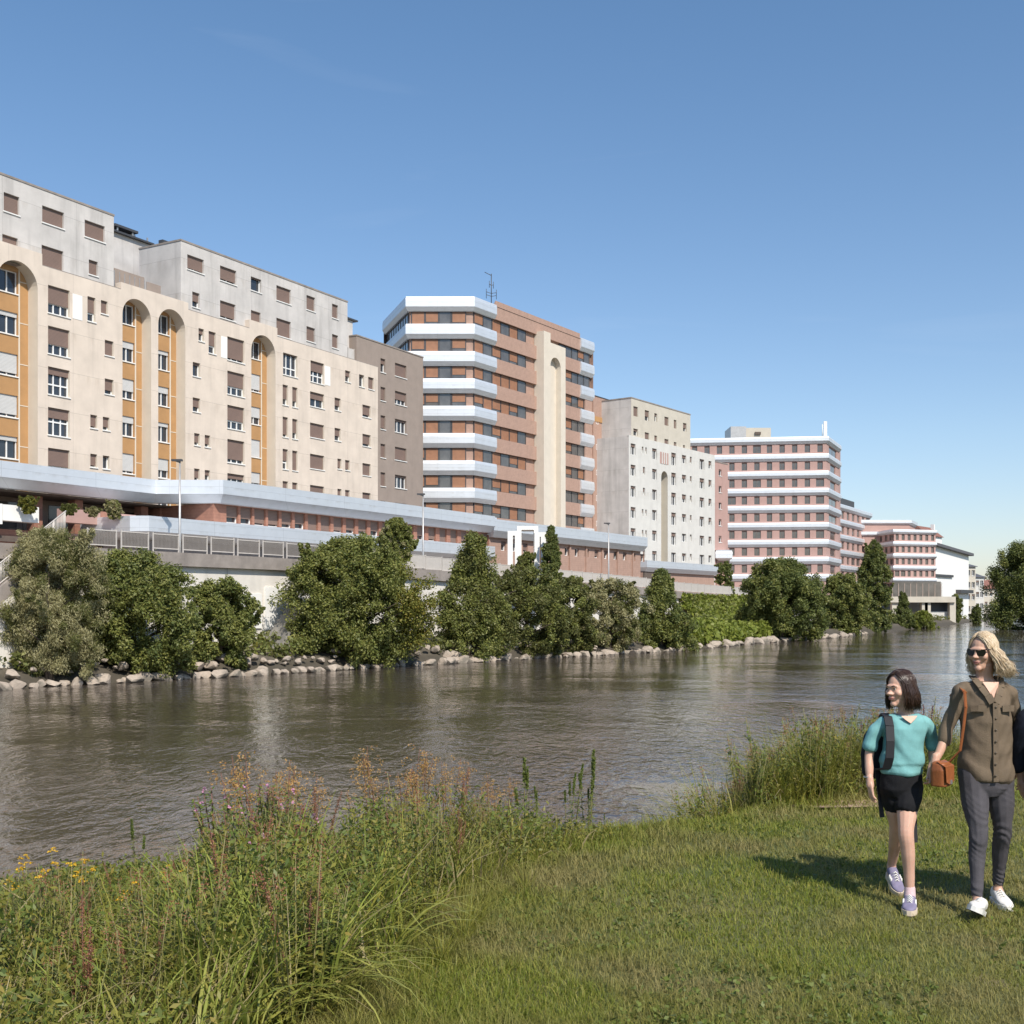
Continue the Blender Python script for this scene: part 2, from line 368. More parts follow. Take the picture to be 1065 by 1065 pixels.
def arch_fill(mb, a, b, zs, y, depth, m, mr, n=18):
    """spandrels and soffit of a round arch inside the opening a..b above the spring line zs, and its jambs' upper parts"""
    r = (b - a) / 2; c = (a + b) / 2
    pts = [(c - r * math.cos(math.pi * k / n), zs + r * math.sin(math.pi * k / n)) for k in range(n + 1)]
    for (x0, z0), (x1, z1) in zip(pts[:-1], pts[1:]):
        mb.face([(x0, y, z0), (x1, y, z1), (x1, y, zs + r), (x0, y, zs + r)], m)
        mb.face([(x0, y, z0), (x0, y + depth, z0), (x1, y + depth, z1), (x1, y, z1)], mr)
def frame_mesh(w, h, n, rail):
    def fn():
        mb = MB(); b = .065
        mb.box(0, w, 0, .07, 0, b); mb.box(0, w, 0, .07, h - b, h); mb.box(0, b, 0, .07, b, h - b); mb.box(w - b, w, 0, .07, b, h - b)
        for k in range(1, n): x = w * k / n; mb.box(x - .045, x + .045, .002, .068, b, h - b)
        if rail:
            ws = [b] + [w * k / n for k in range(1, n)] + [w - b]
            for q in range(n): mb.box(ws[q] + (.045 if q else 0), ws[q + 1] - (.045 if q < n - 1 else 0), .004, .066, rail - .05, rail + .05)
        return mb.mesh('window_frame', M['frame'])
    return cached(('fr', w, h, n, rail), fn)
def pane_mesh(w, h, m='glass'):
    def fn():
        mb = MB(); mb.box(0, w, .075, .09, 0, h); return mb.mesh('window_pane', M[m])
    return cached(('pa', w, h, m), fn)
def shutter_mesh(w, h, m='shutter', out=.03):
    def fn():
        mb = MB(); mb.box(.02, w - .02, -.07, -out, 0, h); return mb.mesh('roller_shutter', M[m])
    return cached(('sh', w, h, m), fn)
def sill_mesh(w, depth, m='white'):
    def fn():
        mb = MB(); mb.box(-.06, w + .06, -depth - .07, .0, -.075, -.002); return mb.mesh('window_sill', M[m])
    return cached(('si', w, depth, m), fn)
def curtain_mesh(w, h):
    def fn():
        mb = MB(); mb.box(0, w, .11, .13, 0, h); return mb.mesh('window_curtain', M['curtain'])
    return cached(('cu', w, h), fn)
wrng = random.Random(5)
def window(parent, x, z, w, h, depth=.22, shut=.5, n=1, rail=0, y=0., name='window', shm='shutter', glass='glass', sill=True, curtain=None, simple=False):
    """one window: frame object with its pane, roller shutter and sill as children; placed in an opening whose lower left corner is x, z"""
    f = link(name, frame_mesh(w, h, n, rail), parent, (x, y + depth, z))
    link('pane', pane_mesh(w, h, glass), f, (0, 0, 0))
    if shut > .02: hs = rnd(h * shut, .1) if shut < .97 else h; link('shutter', shutter_mesh(w, hs, shm), f, (0, 0, h - hs))
    if sill: link('sill', sill_mesh(w, depth), f, (0, 0, 0))
    return f

# ================================================================ 1. long cream block with grey upper storeys
ZB = 3.9
f1 = Fr(60, 80, 1215, ZB, 'apartment_building', 'long cream apartment block with tall ochre arched recesses and grey upper blocks', 'apartment building')
E1 = f1.e
FH = 2.8; zt0 = f1.z(51, 296.3)              # head of the top row of windows
S0, S1 = -34., f1.s(393)
def row(k): return zt0 - FH * k
NR = 7
ops = []; wins = []
def add(pxa, pxb, k, h, shut, n=1, rail=0, drop=0., name='window', f=f1, y=0.):
    a = f.s(pxa, y); b = f.s(pxb, y); w_ = rnd(b - a, .1); zt = row(k) - drop
    wins.append((a, zt - h, w_, h, shut, n, rail, name)); ops.append((a, a + w_, zt - h, zt))
fr_sh = [.62, .62, .25, .38, .62, 1, .6]
for k in range(NR):
    add(50, 73, k, 1.9, fr_sh[k], 3, .72 if k != 3 else .95, name='french_window')
    add(236.5, 253.8, k, 1.9, [.88, .64, .62, .86, .2, .5, .6][k], 3, .65, name='french_window')
    # columns of small windows
    if k == 0:
        add(91, 98.7, 0, 1.75, .62, 1, .6, name='french_window'); add(105, 112, 0, .95, 1)
        add(206.5, 212, 0, 1.0, .45); add(217, 224, 0, 1.75, .62, 1, .6, name='french_window')
        add(294.5, 309.5, 0, 1.9, 0.06, 3, .65, name='french_window'); add(323, 337, 0, 1.9, .45, 3, .62, name='french_window')
        add(359, 364.5, 0, 1.05, .5); add(373.5, 379, 0, 1.15, .2); add(383, 388.5, 0, 1.15, 1)
    else:
        if k in (1, 2): add(109, 118, k, 1.1, [1, .7][k - 1]); add(200.5, 208, k, 1.1, [.15, .6][k - 1])
        else:
            add(94, 100.5, k, .95, .8); add(107, 113.6, k, .95, .75 if k % 2 else .1)
            add(202, 207.6, k, .95, .7); add(213, 218.8, k, .95, .7 if k < 4 else .4)
        add(294, 299.6, k, 1.75, [0, .66, .85, .6, 1, .8, .8][k], 1, .6, name='french_window'); add(304, 309.6, k, 1.75, [0, .7, .7, 1, .8, .8, .8][k], 1, .6, name='french_window')
        add(322.5, 337.2, k, 1.3, [0, .45, 1, 1, .9, 1, 1][k], 2)
        if k in (1, 2): add(348, 354.2, k, 1.15, .6)
        else: add(351, 355.4, k, .95, .8); add(359, 363.6, k, .95, .8)
        add(377, 385.2, k, 1.15, [0, .75, .8, 1, 1, .6, .6][k])
    # beyond the left edge of the picture
    add(-38, -22, k, 1.9, [.6, 1, .3, .7, .5, .5, .5][k], 3, .7, name='french_window')
# arched recesses
NICHE_D = 1.0
arches = [(-3, 39.3), (127.4, 157.2), (164.6, 192.8), (261.4, 286.6)]
zspr = f1.z(157, 334.5)
for a, b in arches:
    sa, sb = f1.s(a), f1.s(b); r = (sb - sa) / 2
    ops.append((sa, sb, -1., zspr + r, NICHE_D, True))
zpar = f1.z(125.7, 300.9)
mb = MB(); wall(mb, S0, S1, -3, zpar, ops, m=0, mr=1)
for a, b in arches:
    sa, sb = f1.s(a), f1.s(b); r = (sb - sa) / 2
    arch_fill(mb, sa, sb, zspr, 0, NICHE_D, 0, 1)
    mb.face([(sa, 0, -1), (sa, NICHE_D, -1), (sa, NICHE_D, zspr), (sa, 0, zspr)], 1); mb.face([(sb, NICHE_D, -1), (sb, 0, -1), (sb, 0, zspr), (sb, NICHE_D, zspr)], 1)
# raised parapets over the arch bays, top slab, end wall, rear
def par(a, b, dz): mb.box(f1.s(a), f1.s(b), .003, .6, zpar - .01, zpar + dz, 0)
par(-60, 44, .8); par(126, 196, .55); par(259.5, 288.5, .75)
D1 = 13.
mb.box(S0, S1, .01, .35, zpar, zpar + .06, 2)
mb.face([(S0, .35, zpar - .3), (S1, .35, zpar - .3), (S1, D1, zpar - .3), (S0, D1, zpar - .3)], 2)
mb.face([(S1, 0, -3), (S1, D1, -3), (S1, D1, zpar), (S1, 0, zpar)], 0); mb.face([(S0, D1, -3), (S0, 0, -3), (S0, 0, zpar), (S0, D1, zpar)], 0)
mb.face([(S1, D1, -3), (S0, D1, -3), (S0, D1, zpar), (S1, D1, zpar)], 0)
for (a, b, k) in ((75.5, 85.5, 0), (229.8, 236.2, 0), (337.6, 343.4, 0)):
    zt = row(k) - .12; mb.box(f1.s(a), f1.s(b), -.02, .05, zt - 1.75, zt, 3)
mb.build('facade_wall', [M['cream'], M['cream2'], M['coping'], M['white']], E1)
for (a, z, w_, h, shut, n, rail, name) in wins: window(E1, a, z, w_, h, .22, shut, n, rail, name=name)
# back panels of the recesses: ochre panels, tall windows, pale mullion
for ai, (a, b) in enumerate(arches):
    sa, sb = f1.s(a), f1.s(b); wd = sb - sa; y = NICHE_D; sm = sa + wd * .77; o2 = []
    for k in range(NR + 1):
        zt = row(k) + FH * .20; o2.append((sa + wd * .26, sm - .10, zt - 1.5, zt))
    mb = MB(); wall(mb, sa, sb, -1, zspr + wd / 2, o2, y=y, depth=.15, m=0)
    mb.box(sm - .06, sm + .04, y - .05, y - .002, -1, zspr + wd * .45, 1)
    for k in range(NR + 1): zq = row(k) - 1.02 + FH * .2 + .42; mb.box(sm + .04, sb - .02, y - .02, y - .002, zq - .03, zq + .03, 1)
    mb.build('recess_panel', [M['orange'], M['cream2']], E1)
    for k, o in enumerate(o2):
        window(E1, o[0], o[2], rnd(o[1] - o[0]), o[3] - o[2], .15, 0 if k == 0 else wrng.choice([.35, .6, .85, 1, .2]), 2, 0, y=y, name='recess_window', shm='shutter_g', sill=True)
# grey upper blocks
def upper(px0, px1, pyref, y0, rows_, nm, left_s=None, depth=9.):
    s0 = left_s if left_s is not None else f1.s(px0, y0); s1 = f1.s(px1, y0); zt = f1.z(*pyref, y0)
    o = []; wl = []
    for (a, b, pt, h, shut, n) in rows_:
        sa = f1.s(a, y0); w_ = rnd(f1.s(b, y0) - sa, .1); z1 = f1.z(a, pt, y0); o.append((sa, sa + w_, z1 - h, z1)); wl.append((sa, z1 - h, w_, h, shut, n))
    mb = MB(); wall(mb, s0, s1, zpar - .3, zt, o, y=y0)
    mb.face([(s0, y0 + depth, zpar - .3), (s0, y0, zpar - .3), (s0, y0, zt), (s0, y0 + depth, zt)]); mb.face([(s1, y0, zpar - .3), (s1, y0 + depth, zpar - .3), (s1, y0 + depth, zt), (s1, y0, zt)])
    mb.face([(s1, y0 + depth, zpar - .3), (s0, y0 + depth, zpar - .3), (s0, y0 + depth, zt), (s1, y0 + depth, zt)])
    mb.box(s0 - .04, s1 + .04, y0 - .04, y0 + depth + .04, zt, zt + .14, 1)
    mb.build(nm, [M['concrete'], M['coping']], E1)
    for (x, z, w_, h, shut, n) in wl: window(E1, x, z, w_, h, .22, shut, n, 0, y=y0)
    return s0, s1, zt
YB = .5
aS0, aS1, aZ = upper(None, 118.4, (118, 224.8), YB, [(-40, -20, 190, 1.3, 1, 2), (3.9, 20.1, 199.5, 1.25, 1, 2), (43.9, 67.1, 213.4, 1.15, 1, 2), (88.1, 109.3, 228.2, 1.2, 1, 2),
      (2.4, 19, 243, 1.25, .6, 2), (43.3, 66, 254.4, 1.5, 1, 2), (92.4, 101.6, 269.6, 1.05, 1, 1), (-40, -20, 235, 1.3, 1, 2)], 'upper_block', left_s=S0)
bS0, bS1, bZ = upper(188, 361.4, (188, 250.3), YB, [(194.8, 212.4, 264.3, 1.15, .85, 2), (228.9, 245.5, 275.9, 1.2, .85, 2), (260.9, 271.7, 287.2, 1.15, .1, 1), (287.5, 302.6, 296.4, 1.3, .9, 2), (318.8, 327.8, 306.6, 1.3, 1, 1), (345.4, 351.5, 315.6, 1.3, 1, 1),
      (200, 207.8, 303, 1.2, .6, 1), (228.9, 245, 312, 1.4, .85, 2), (261, 271, 322.2, 1.05, 1, 1), (287.5, 302.6, 330.3, 1.5, 1, 2), (318.8, 327.8, 339, 1.3, 1, 1), (345.4, 351.5, 347.2, 1.25, 1, 1)], 'upper_block', depth=4.6)
# set-back penthouse between them, brown balustrades, roof clutter
mb = MB(); zp = f1.z(134, 247, 8.); x0, x1 = f1.s(108, 8.), f1.s(158, 8.)
mb.box(x0, x1, 8., 12., zpar - .3, zp, 0); mb.box(x0 - .3, x1, 7.7, 12.2, zp, zp + .14, 2)
mb.build('penthouse', [M['concrete'], M['orange'], M['metal_d']], E1)
mb = MB(); a, b = f1.s(118.6, .9), f1.s(150, .9)
mb.box(a, b, .88, .93, zpar + .3, zpar + 1.75, 0); mb.box(f1.s(152.5, .9), f1.s(167, .9), .88, .93, zpar + .45, zpar + 1.5, 0)
for q in range(7): x = a + (b - a) * q / 6; mb.box(x - .025, x + .025, .85, .88, zpar, zpar + 1.55, 1)
mb.build('terrace_balustrade', [M['brownwall'], M['metal_g']], E1)
mb = MB(); xq = f1.s(119, 8.)
mb.box(xq, f1.s(143, 8.), 7.9, 11, zp + .55, zp + .75, 0)
for q in range(5): mb.box(xq + .3 + q * 1.6, xq + .4 + q * 1.6, 8.0, 8.1, zp + .14, zp + .55, 1)
mb.box(xq + 2, xq + 2.5, 8.3, 8.8, zp + .14, zp + .5, 1); mb.box(xq + 5.5, xq + 6.2, 8.3, 8.8, zp + .75, zp + 1.0, 0)
mb.build('roof_canopy', [M['metal_d'], M['metal_g']], E1)
mb = MB(); mb.box(bS1 + .01, bS1 + 1.7, 1.2, 4.5, zpar - .3, bZ - 1.3, 0); mb.box(bS1 + .01, bS1 + 2.3, 1.0, 4.7, bZ - 1.3, bZ - 1.15, 1)
mb.build('lift_housing', [M['concrete'], M['metal_d']], E1)
mb = MB(); a, b = f1.s(361.8, .6), f1.s(386, .6)
mb.box(a, b, .6, .64, zpar + .1, zpar + 1.2, 0)
for q in range(5): x = a + (b - a) * q / 4; mb.box(x - .03, x + .03, .55, .6, zpar, zpar + 1.25, 0)
mb.build('terrace_screen', [M['concrete']], E1)

# ================================================================ 2. grey-brown wing
f2 = Fr(393.5, f1.Y(393) + .6, 1215, ZB, 'apartment_building', 'grey-brown rendered apartment block squeezed between the cream block and the banded tower', 'apartment building')
o = []; wl = []; zt2 = f2.z(396, 372.4); zp2 = f2.z(425, 367.2) 
for k in range(7):
    for (a, b, h, sh, n) in ((395.8, 400.8, 1.35, wrng.choice([1, .9, .1, .4]), 1), (410.8, 422.6, 1.3, [.95, .6, .12, .95, .15, .9, .9][k], 3)):
        sa = f2.s(a); w_ = rnd(f2.s(b) - sa, .1); z1 = zt2 - FH * k; o.append((sa, sa + w_, z1 - h, z1)); wl.append((sa, z1 - h, w_, h, sh, n))
mb = MB(); e2 = f2.s(440); wall(mb, -3.5, e2, -3, zp2, o)
mb.face([(-3.5, 12, -3), (-3.5, 0, -3), (-3.5, 0, zp2), (-3.5, 12, zp2)]); mb.face([(e2, 0, -3), (e2, 12, -3), (e2, 12, zp2), (e2, 0, zp2)])
mb.box(-3.55, e2 + .05, -.05, 12, zp2, zp2 + .12, 1)
mb.build('facade_wall', [M['brownwall'], M['coping']], f2.e)
for (x, z, w_, h, sh, n) in wl: window(f2.e, x, z, w_, h, .22, sh, n)

# ================================================================ 3. tower with white bands
ft = Fr(423, 131, None, ZB, 'office_tower', 'tallest block, banded in white with orange blinds and a cream arched pilaster', 'office tower')
ET = ft.e
fr = Fr(493, 131, 1330, ZB, None, '', '')
def W2L(x, y): return (x - ft.O.x, y - ft.O.y)
A_ = W2L(*ft.w(0, 0)); B_ = W2L(*fr.w(0, 0)); LR = fr.s(617); C_ = W2L(*fr.w(LR, 0))
Z0_ = (-15.84 - ft.O.x, 142.4 - 131.)
Lq = Z0_
zT = ft.z(460, 308.6); BAND, WIN, PITCH = 1.62, 1.48, 3.1; NB = 10
ins = .45
def face_frame(P, Q):
    """map (s, t out, z) on the tower face P->Q"""
    d = (Vector(Q) - Vector(P)); Lf = d.length; d.normalize(); n = Vector((d.y, -d.x))
    return Lf, (lambda s_, t_, z_: (P[0] + d.x * s_ + n.x * t_, P[1] + d.y * s_ + n.y * t_, z_))
plan = [Lq, A_, B_, C_]
back = [(C_[0] - 9, C_[1] + 9), (Lq[0] + 4, Lq[1] + 12)]
# solid core of the tower
core = MB(); pin = []
mb = MB()
mb.sweep(plan, [(-ins, -3), (-ins, zT - .1)], 0); 
mb.face([(*p, zT - .12) for p in [*plan, *back]], 1)
mb.sweep([C_, *back, Lq], [(0, -3), (0, zT - .1)], 0)
mb.build('core_wall', [M['brick'], M['roof']], ET)
# cladding bands: white vertical panel with a sloping lower edge
LfR, mapR = face_frame(B_, C_)
for k in range(NB):
    z1 = zT - k * PITCH
    prof = [(-ins, z1 - .02), (.10, z1), (.16, z1 - .35), (.16, z1 - BAND * .70), (-.12, z1 - BAND), (-ins, z1 - BAND)]
    mb = MB()
    q1 = mapR(4.4, 0, 0)[:2]; mb.sweep([Lq, A_, B_, q1], prof, 0)
    mb.build('cladding_band', [M['clad']], ET); mb = MB()
    q2 = mapR(LfR - 3.4, 0, 0)[:2]; mb.sweep([q2, C_, tuple(Vector(C_) + Vector((-1.5, 3.2)))], prof, 0)
    mb.build('cladding_band', [M['clad']], ET)
    mb = MB()
    mb.sweep([q1, q2], [(-ins, z1 - .02), (-.06, z1 - (.0 if k else -.55)), (-.06, z1 - BAND), (-ins, z1 - BAND)], 0)
    mb.build('brick_spandrel', [M['brick']], ET)
# ribbon windows between the bands
def ribbon(P, Q, k, units, name='ribbon_window', base=-ins):
    Lf, mp_ = face_frame(P, Q); z1 = zT - k * PITCH - BAND; z0 = z1 - WIN
    mb = MB(); e = base + .04
    sh = []
    for (a, b, kind) in units:
        if kind == 'g': mb.box(a + .05, b - .05, base + .004, base + .09, z0 + .06, z1 - .06, 0, mp_)
        for x in (a, b): mb.box(x - .05, x + .05, base + .002, base + .13, z0 + .02, z1 - .02, 1, mp_)
        if kind in 'ob': sh.append((a, b, kind))
    mb.box(units[0][0], units[-1][1], base + .001, base + .12, z0, z0 + .06, 1, mp_); mb.box(units[0][0], units[-1][1], base + .001, base + .12, z1 - .06, z1 - .001, 1, mp_)
    r = mb.build(name, [M['glass_b'], M['metal_d']], ET)
    for (a, b, kind) in sh:
        mb = MB(); lo = 0 if kind == 'o' else wrng.uniform(.1, .35)
        mb.box(a + .06, b - .06, base + .004, base + .10, z0 + .08 + lo * WIN, z1 - .06, 0, mp_)
        if lo: mb.box(a + .06, b - .06, base + .004, base + .05, z0 + .08, z0 + .08 + lo * WIN - .01, 1, mp_)
        mb.build('orange_blind', [M['orange_d'], M['glass_b']], r)
LfF = (Vector(B_) - Vector(A_)).length; LfL = (Vector(A_) - Vector(Lq)).length
for k in range(NB - 1):
    wd = LfF / 8.0
    fu = [(wd * .55, wd * 2.1, wrng.choice('obo')), (wd * 2.2, wd * 3.75, wrng.choice('obbo')), (wd * 3.85, wd * 5.2, 'g'), (wd * 5.35, wd * 7.0, wrng.choice('obo'))]
    ribbon(A_, B_, k, fu)
    ru = []; x = .5; q = 0
    while x < fr.s(556) - 1.5:
        w_ = (1.75 if q % 2 else 1.75) ; ru.append((x, x + w_, 'bg'[q % 2] if wrng.random() > .25 else 'o')); x += w_ + .06; q += 1
    ribbon(B_, C_, k, ru)
    x = fr.s(584); ru = []; q = 0
    while x < LR - 1.3: ru.append((x, x + 1.5, 'g' if q % 2 == 0 or wrng.random() < .4 else 'b')); x += 1.56; q += 1
    ribbon(B_, C_, k, ru)
    ribbon(Lq, A_, k, [(LfL * u, LfL * (u + .095), 'g') for u in np.arange(.03, .93, .1)])
# cream arched pilaster on the right face
pa, pb = fr.s(558.5), fr.s(581.2); zpl = fr.z(560, 345.5); sl_a, sl_b = pa + (pb - pa) * .30, pa + (pb - pa) * .78
mb = MB()
def fbox(a, b, t0, t1, z0, z1, m=0): mb.box(a, b, t0, t1, z0, z1, m, mapR)
zo1, zo0 = zpl - .5, fr.z(569, 361.5); zar = fr.z(570, 383)
fbox(pa, sl_a, -.4, 1.0, -3, zpl); fbox(sl_b, pb, -.4, 1.0, -3, zpl - 1.2)
fbox(sl_a, sl_b, -.4, .25, -3, zo0)
r_ = (sl_b - sl_a) / 2; c_ = (sl_a + sl_b) / 2; pts = [(c_ - r_ * math.cos(math.pi * q / 14), zar + r_ * math.sin(math.pi * q / 14)) for q in range(15)]
for (x0, z0), (x1, z1) in zip(pts[:-1], pts[1:]):
    mb.face([mapR(x0, .98, z0), mapR(x1, .98, z1), mapR(x1, .98, zo0), mapR(x0, .98, zo0)]); mb.face([mapR(x0, .98, z0), mapR(x0, .25, z0), mapR(x1, .25, z1), mapR(x1, .98, z1)])
fbox(sl_a, sl_b, .25, .98, zo0, zo0 + .35)
mb.build('arched_pilaster', [M['cream2']], ET)
# roof: aerial mast and plant
mb = MB(); mx_, my_ = W2L(*fr.w(fr.s(511, 2.5), 2.5)); h0 = zT
mb.tube([(mx_, my_, h0 - .2), (mx_, my_, h0 + 1.0)], .28, 8, 1)
mb.tube([(mx_, my_, h0 + .9), (mx_, my_, h0 + 4.7)], .05, 6)
for zq, ln in ((2.0, .75), (2.35, .75), (3.3, .3)):
    for sg in (-1, 1): mb.tube([(mx_, my_, h0 + zq), (mx_ + sg * ln * .8, my_ + .2 * sg, h0 + zq + .15)], .035, 5); mb.tube([(mx_ + sg * ln * .8, my_ + .2 * sg, h0 + zq - .3), (mx_ + sg * ln * .8, my_ + .2 * sg, h0 + zq + .5)], .035, 5)
mb.tube([(mx_ - .8, my_, h0 + 4.9), (mx_, my_, h0 + 4.5)], .04, 5)
mb.build('aerial', [M['metal_d'], M['metal_g']], ET)
mb = MB(); q = mapR(10, -3.5, 0); mb.box(4.2, 9.2, -4.5, -2., zT - .1, zT + .75, 0, mapR); mb.box(12, 14, -4.5, -2.5, zT - .1, zT + .5, 0, mapR)
mb.build('roof_plant', [M['concrete']], ET)

# brick stair block right of the tower
fs = Fr(616.5, 154, 1330, ZB, 'brick_block', 'narrow plain pink brick block tucked behind the right edge of the banded tower', 'building')
zq = fs.z(622, 413); es = fs.s(637); mb = MB()
mb.box(-2, es, .0, 9, -3, zq, 0); mb.box(-2.05, es + .05, -.05, 9.05, zq, zq + .12, 1); mb.box(.5, 1.6, 1, 3, zq + .12, zq + .7, 1)
mb.build('wall', [M['brick'], M['metal_d']], fs.e)
for k in range(7):
    z1 = fs.z(622, 436 + k * 26.5); window(fs.e, .9, z1 - .7, .6, .7, -.012, 0, 1, sill=False)

# ================================================================ 4. white block with cream upper storeys
f4 = Fr(654, 152, 1408, ZB - .9, 'apartment_building', 'white apartment block with small dark windows and a cream two-storey block on top', 'apartment building')
z4 = f4.z(654, 453.9); L4 = f4.s(743.5); o = []; wl = []
def x7(x): return 600 + x * .18779
def y7(y): return 390 + y * .18779
cols = [(298, 326, 1.45, .2), (366, 378, 1.0, .5), (417, 443, 1.45, .25), (523, 549, 1.75, .2), (582, 606, 1.15, .3), (626, 637, .95, .5), (680, 706, 1.5, .2), (729, 746, 1.1, .4)]
zr0 = f4.z(x7(312), y7(385)) + .1
for k in range(8):
    for ci, (a, b, h, sh) in enumerate(cols):
        if ci == 1 and k in (0, 3, 4, 6):
            for q in (360, 379): sa = f4.s(x7(q)); z1 = zr0 - FH * k - .1; o.append((sa, sa + .45, z1 - .9, z1)); wl.append((sa, z1 - .9, .45, .9, .5, 1))
            continue
        sa = f4.s(x7(a)); w_ = rnd(f4.s(x7(b)) - sa, .1); z1 = zr0 - FH * k; o.append((sa, sa + w_, z1 - h, z1)); wl.append((sa, z1 - h, w_, h, sh * wrng.uniform(.3, 1.7), 2 if w_ > 1.2 else 1))
na_, nb_ = f4.s(x7(467)), f4.s(x7(503)); zsp = f4.z(x7(485), y7(570)); rr = (nb_ - na_) / 2
o.append((na_, nb_, -1, zsp + rr, 1.2, True))
mb = MB(); wall(mb, 0, L4, -4, z4, o)
arch_fill(mb, na_, nb_, zsp, 0, 1.2, 0, 1)
mb.face([(na_, 0, -1), (na_, 1.2, -1), (na_, 1.2, zsp), (na_, 0, zsp)], 1); mb.face([(nb_, 1.2, -1), (nb_, 0, -1), (nb_, 0, zsp), (nb_, 1.2, zsp)], 1); mb.face([(na_, 1.2, -1), (nb_, 1.2, -1), (nb_, 1.2, zsp + rr), (na_, 1.2, zsp + rr)], 1)
pa_, pb_ = f4.s(x7(460)), f4.s(x7(506)); zz = zr0 + .05
mb.box(pa_, pb_, -.03, -.002, zz - 1.9, zz - .3, 2)
for q in range(1, 4): xx = pa_ + (pb_ - pa_) * q / 4; mb.box(xx - .12, xx + .12, -.07, -.032, zz - 1.9, zz - .3, 0)
dl = 10.; mb.box(0, L4, .003, .3, z4, z4 + .2, 0)
mb.face([(0, dl, -4), (0, 0, -4), (0, 0, z4 + .1), (0, dl, z4 + .1)], 3); mb.face([(L4, 0, -4), (L4, dl, -4), (L4, dl, z4), (L4, 0, z4)], 0)
mb.face([(0, .3, z4 - .02), (L4, .3, z4 - .02), (L4, dl, z4 - .02), (0, dl, z4 - .02)], 3)
mb.build('facade_wall', [M['whitewall'], M['beigewall'], M['pinkwall'], M['concrete']], f4.e)
for (x, z, w_, h, sh, n) in wl: window(f4.e, x, z, w_, h, .22, sh, n, sill=False, shm='shutter')
yu = .4; ua, ub = f4.s(656.5, yu), f4.s(718, yu); zu = f4.z(656.5, 414, yu); o = []; wl = []
for k, yy in enumerate((172, 295)):
    for (x, w_, h) in ((325, 1.2, 1.3 if k == 0 else .9), (388, 1.2, 1.4), (441, .8, 1.1), (497, 1.2, 1.2), (549, .8, 1.2), (600, 1.1, 1.2)):
        if k == 1 and x == 600: w_ = .6
        px = x7(x - 12); sa = f4.s(px, yu); z1 = f4.z(px, y7(yy + (x - 325) * .335), yu); o.append((sa, sa + w_, z1 - h, z1)); wl.append((sa, z1 - h, w_, h, wrng.choice([.3, .6, 1]), 1))
mb = MB(); wall(mb, ua, ub, z4 - .5, zu, o, y=yu); dd = 11.5
mb.face([(ua, dd, z4 - 3), (ua, yu, z4 - .02), (ua, yu, zu), (ua, dd, zu)], 1); mb.face([(ub, yu, z4 - .5), (ub, dd, z4 - .5), (ub, dd, zu), (ub, yu, zu)], 0)
mb.box(ua - .05, ub + .05, yu - .05, dd, zu, zu + .15, 2)
mb.build('upper_block', [M['beigewall'], M['concrete'], M['coping']], f4.e)
for (x, z, w_, h, sh, n) in wl: window(f4.e, x, z, w_, h, .22, sh, n, y=yu, sill=False)
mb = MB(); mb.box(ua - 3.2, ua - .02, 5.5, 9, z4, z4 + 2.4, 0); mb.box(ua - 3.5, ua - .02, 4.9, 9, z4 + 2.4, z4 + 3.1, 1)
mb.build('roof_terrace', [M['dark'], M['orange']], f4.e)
# pink side wing to its right
fp = Fr(742, 176, 1408, ZB - .9, 'brick_block', 'narrow dusky pink block with a column of small windows right of the white apartment block', 'building')
zq = fp.z(742, 480); ep = fp.s(757); o = []; wl = []
for k in range(7):
    z1 = fp.z(748, 488 + k * 17.3); sa = fp.s(747.5); o.append((sa, sa + 1., z1 - 1., z1)); wl.append((sa, z1 - 1., 1., 1., wrng.uniform(0, .6), 1))
mb = MB(); wall(mb, -2, ep, -4, zq, o, depth=.15); mb.face([(ep, 0, -4), (ep, 9, -4), (ep, 9, zq), (ep, 0, zq)]); mb.face([(-2, 9, -4), (-2, 0, -4), (-2, 0, zq), (-2, 9, zq)]); mb.box(-2, ep + .05, -.05, 9, zq, zq + .15, 1)
mb.build('wall', [M['pinkwall'], M['coping']], fp.e)
for (x, z, w_, h, sh, n) in wl: window(fp.e, x, z, w_, h, .15, sh, n)

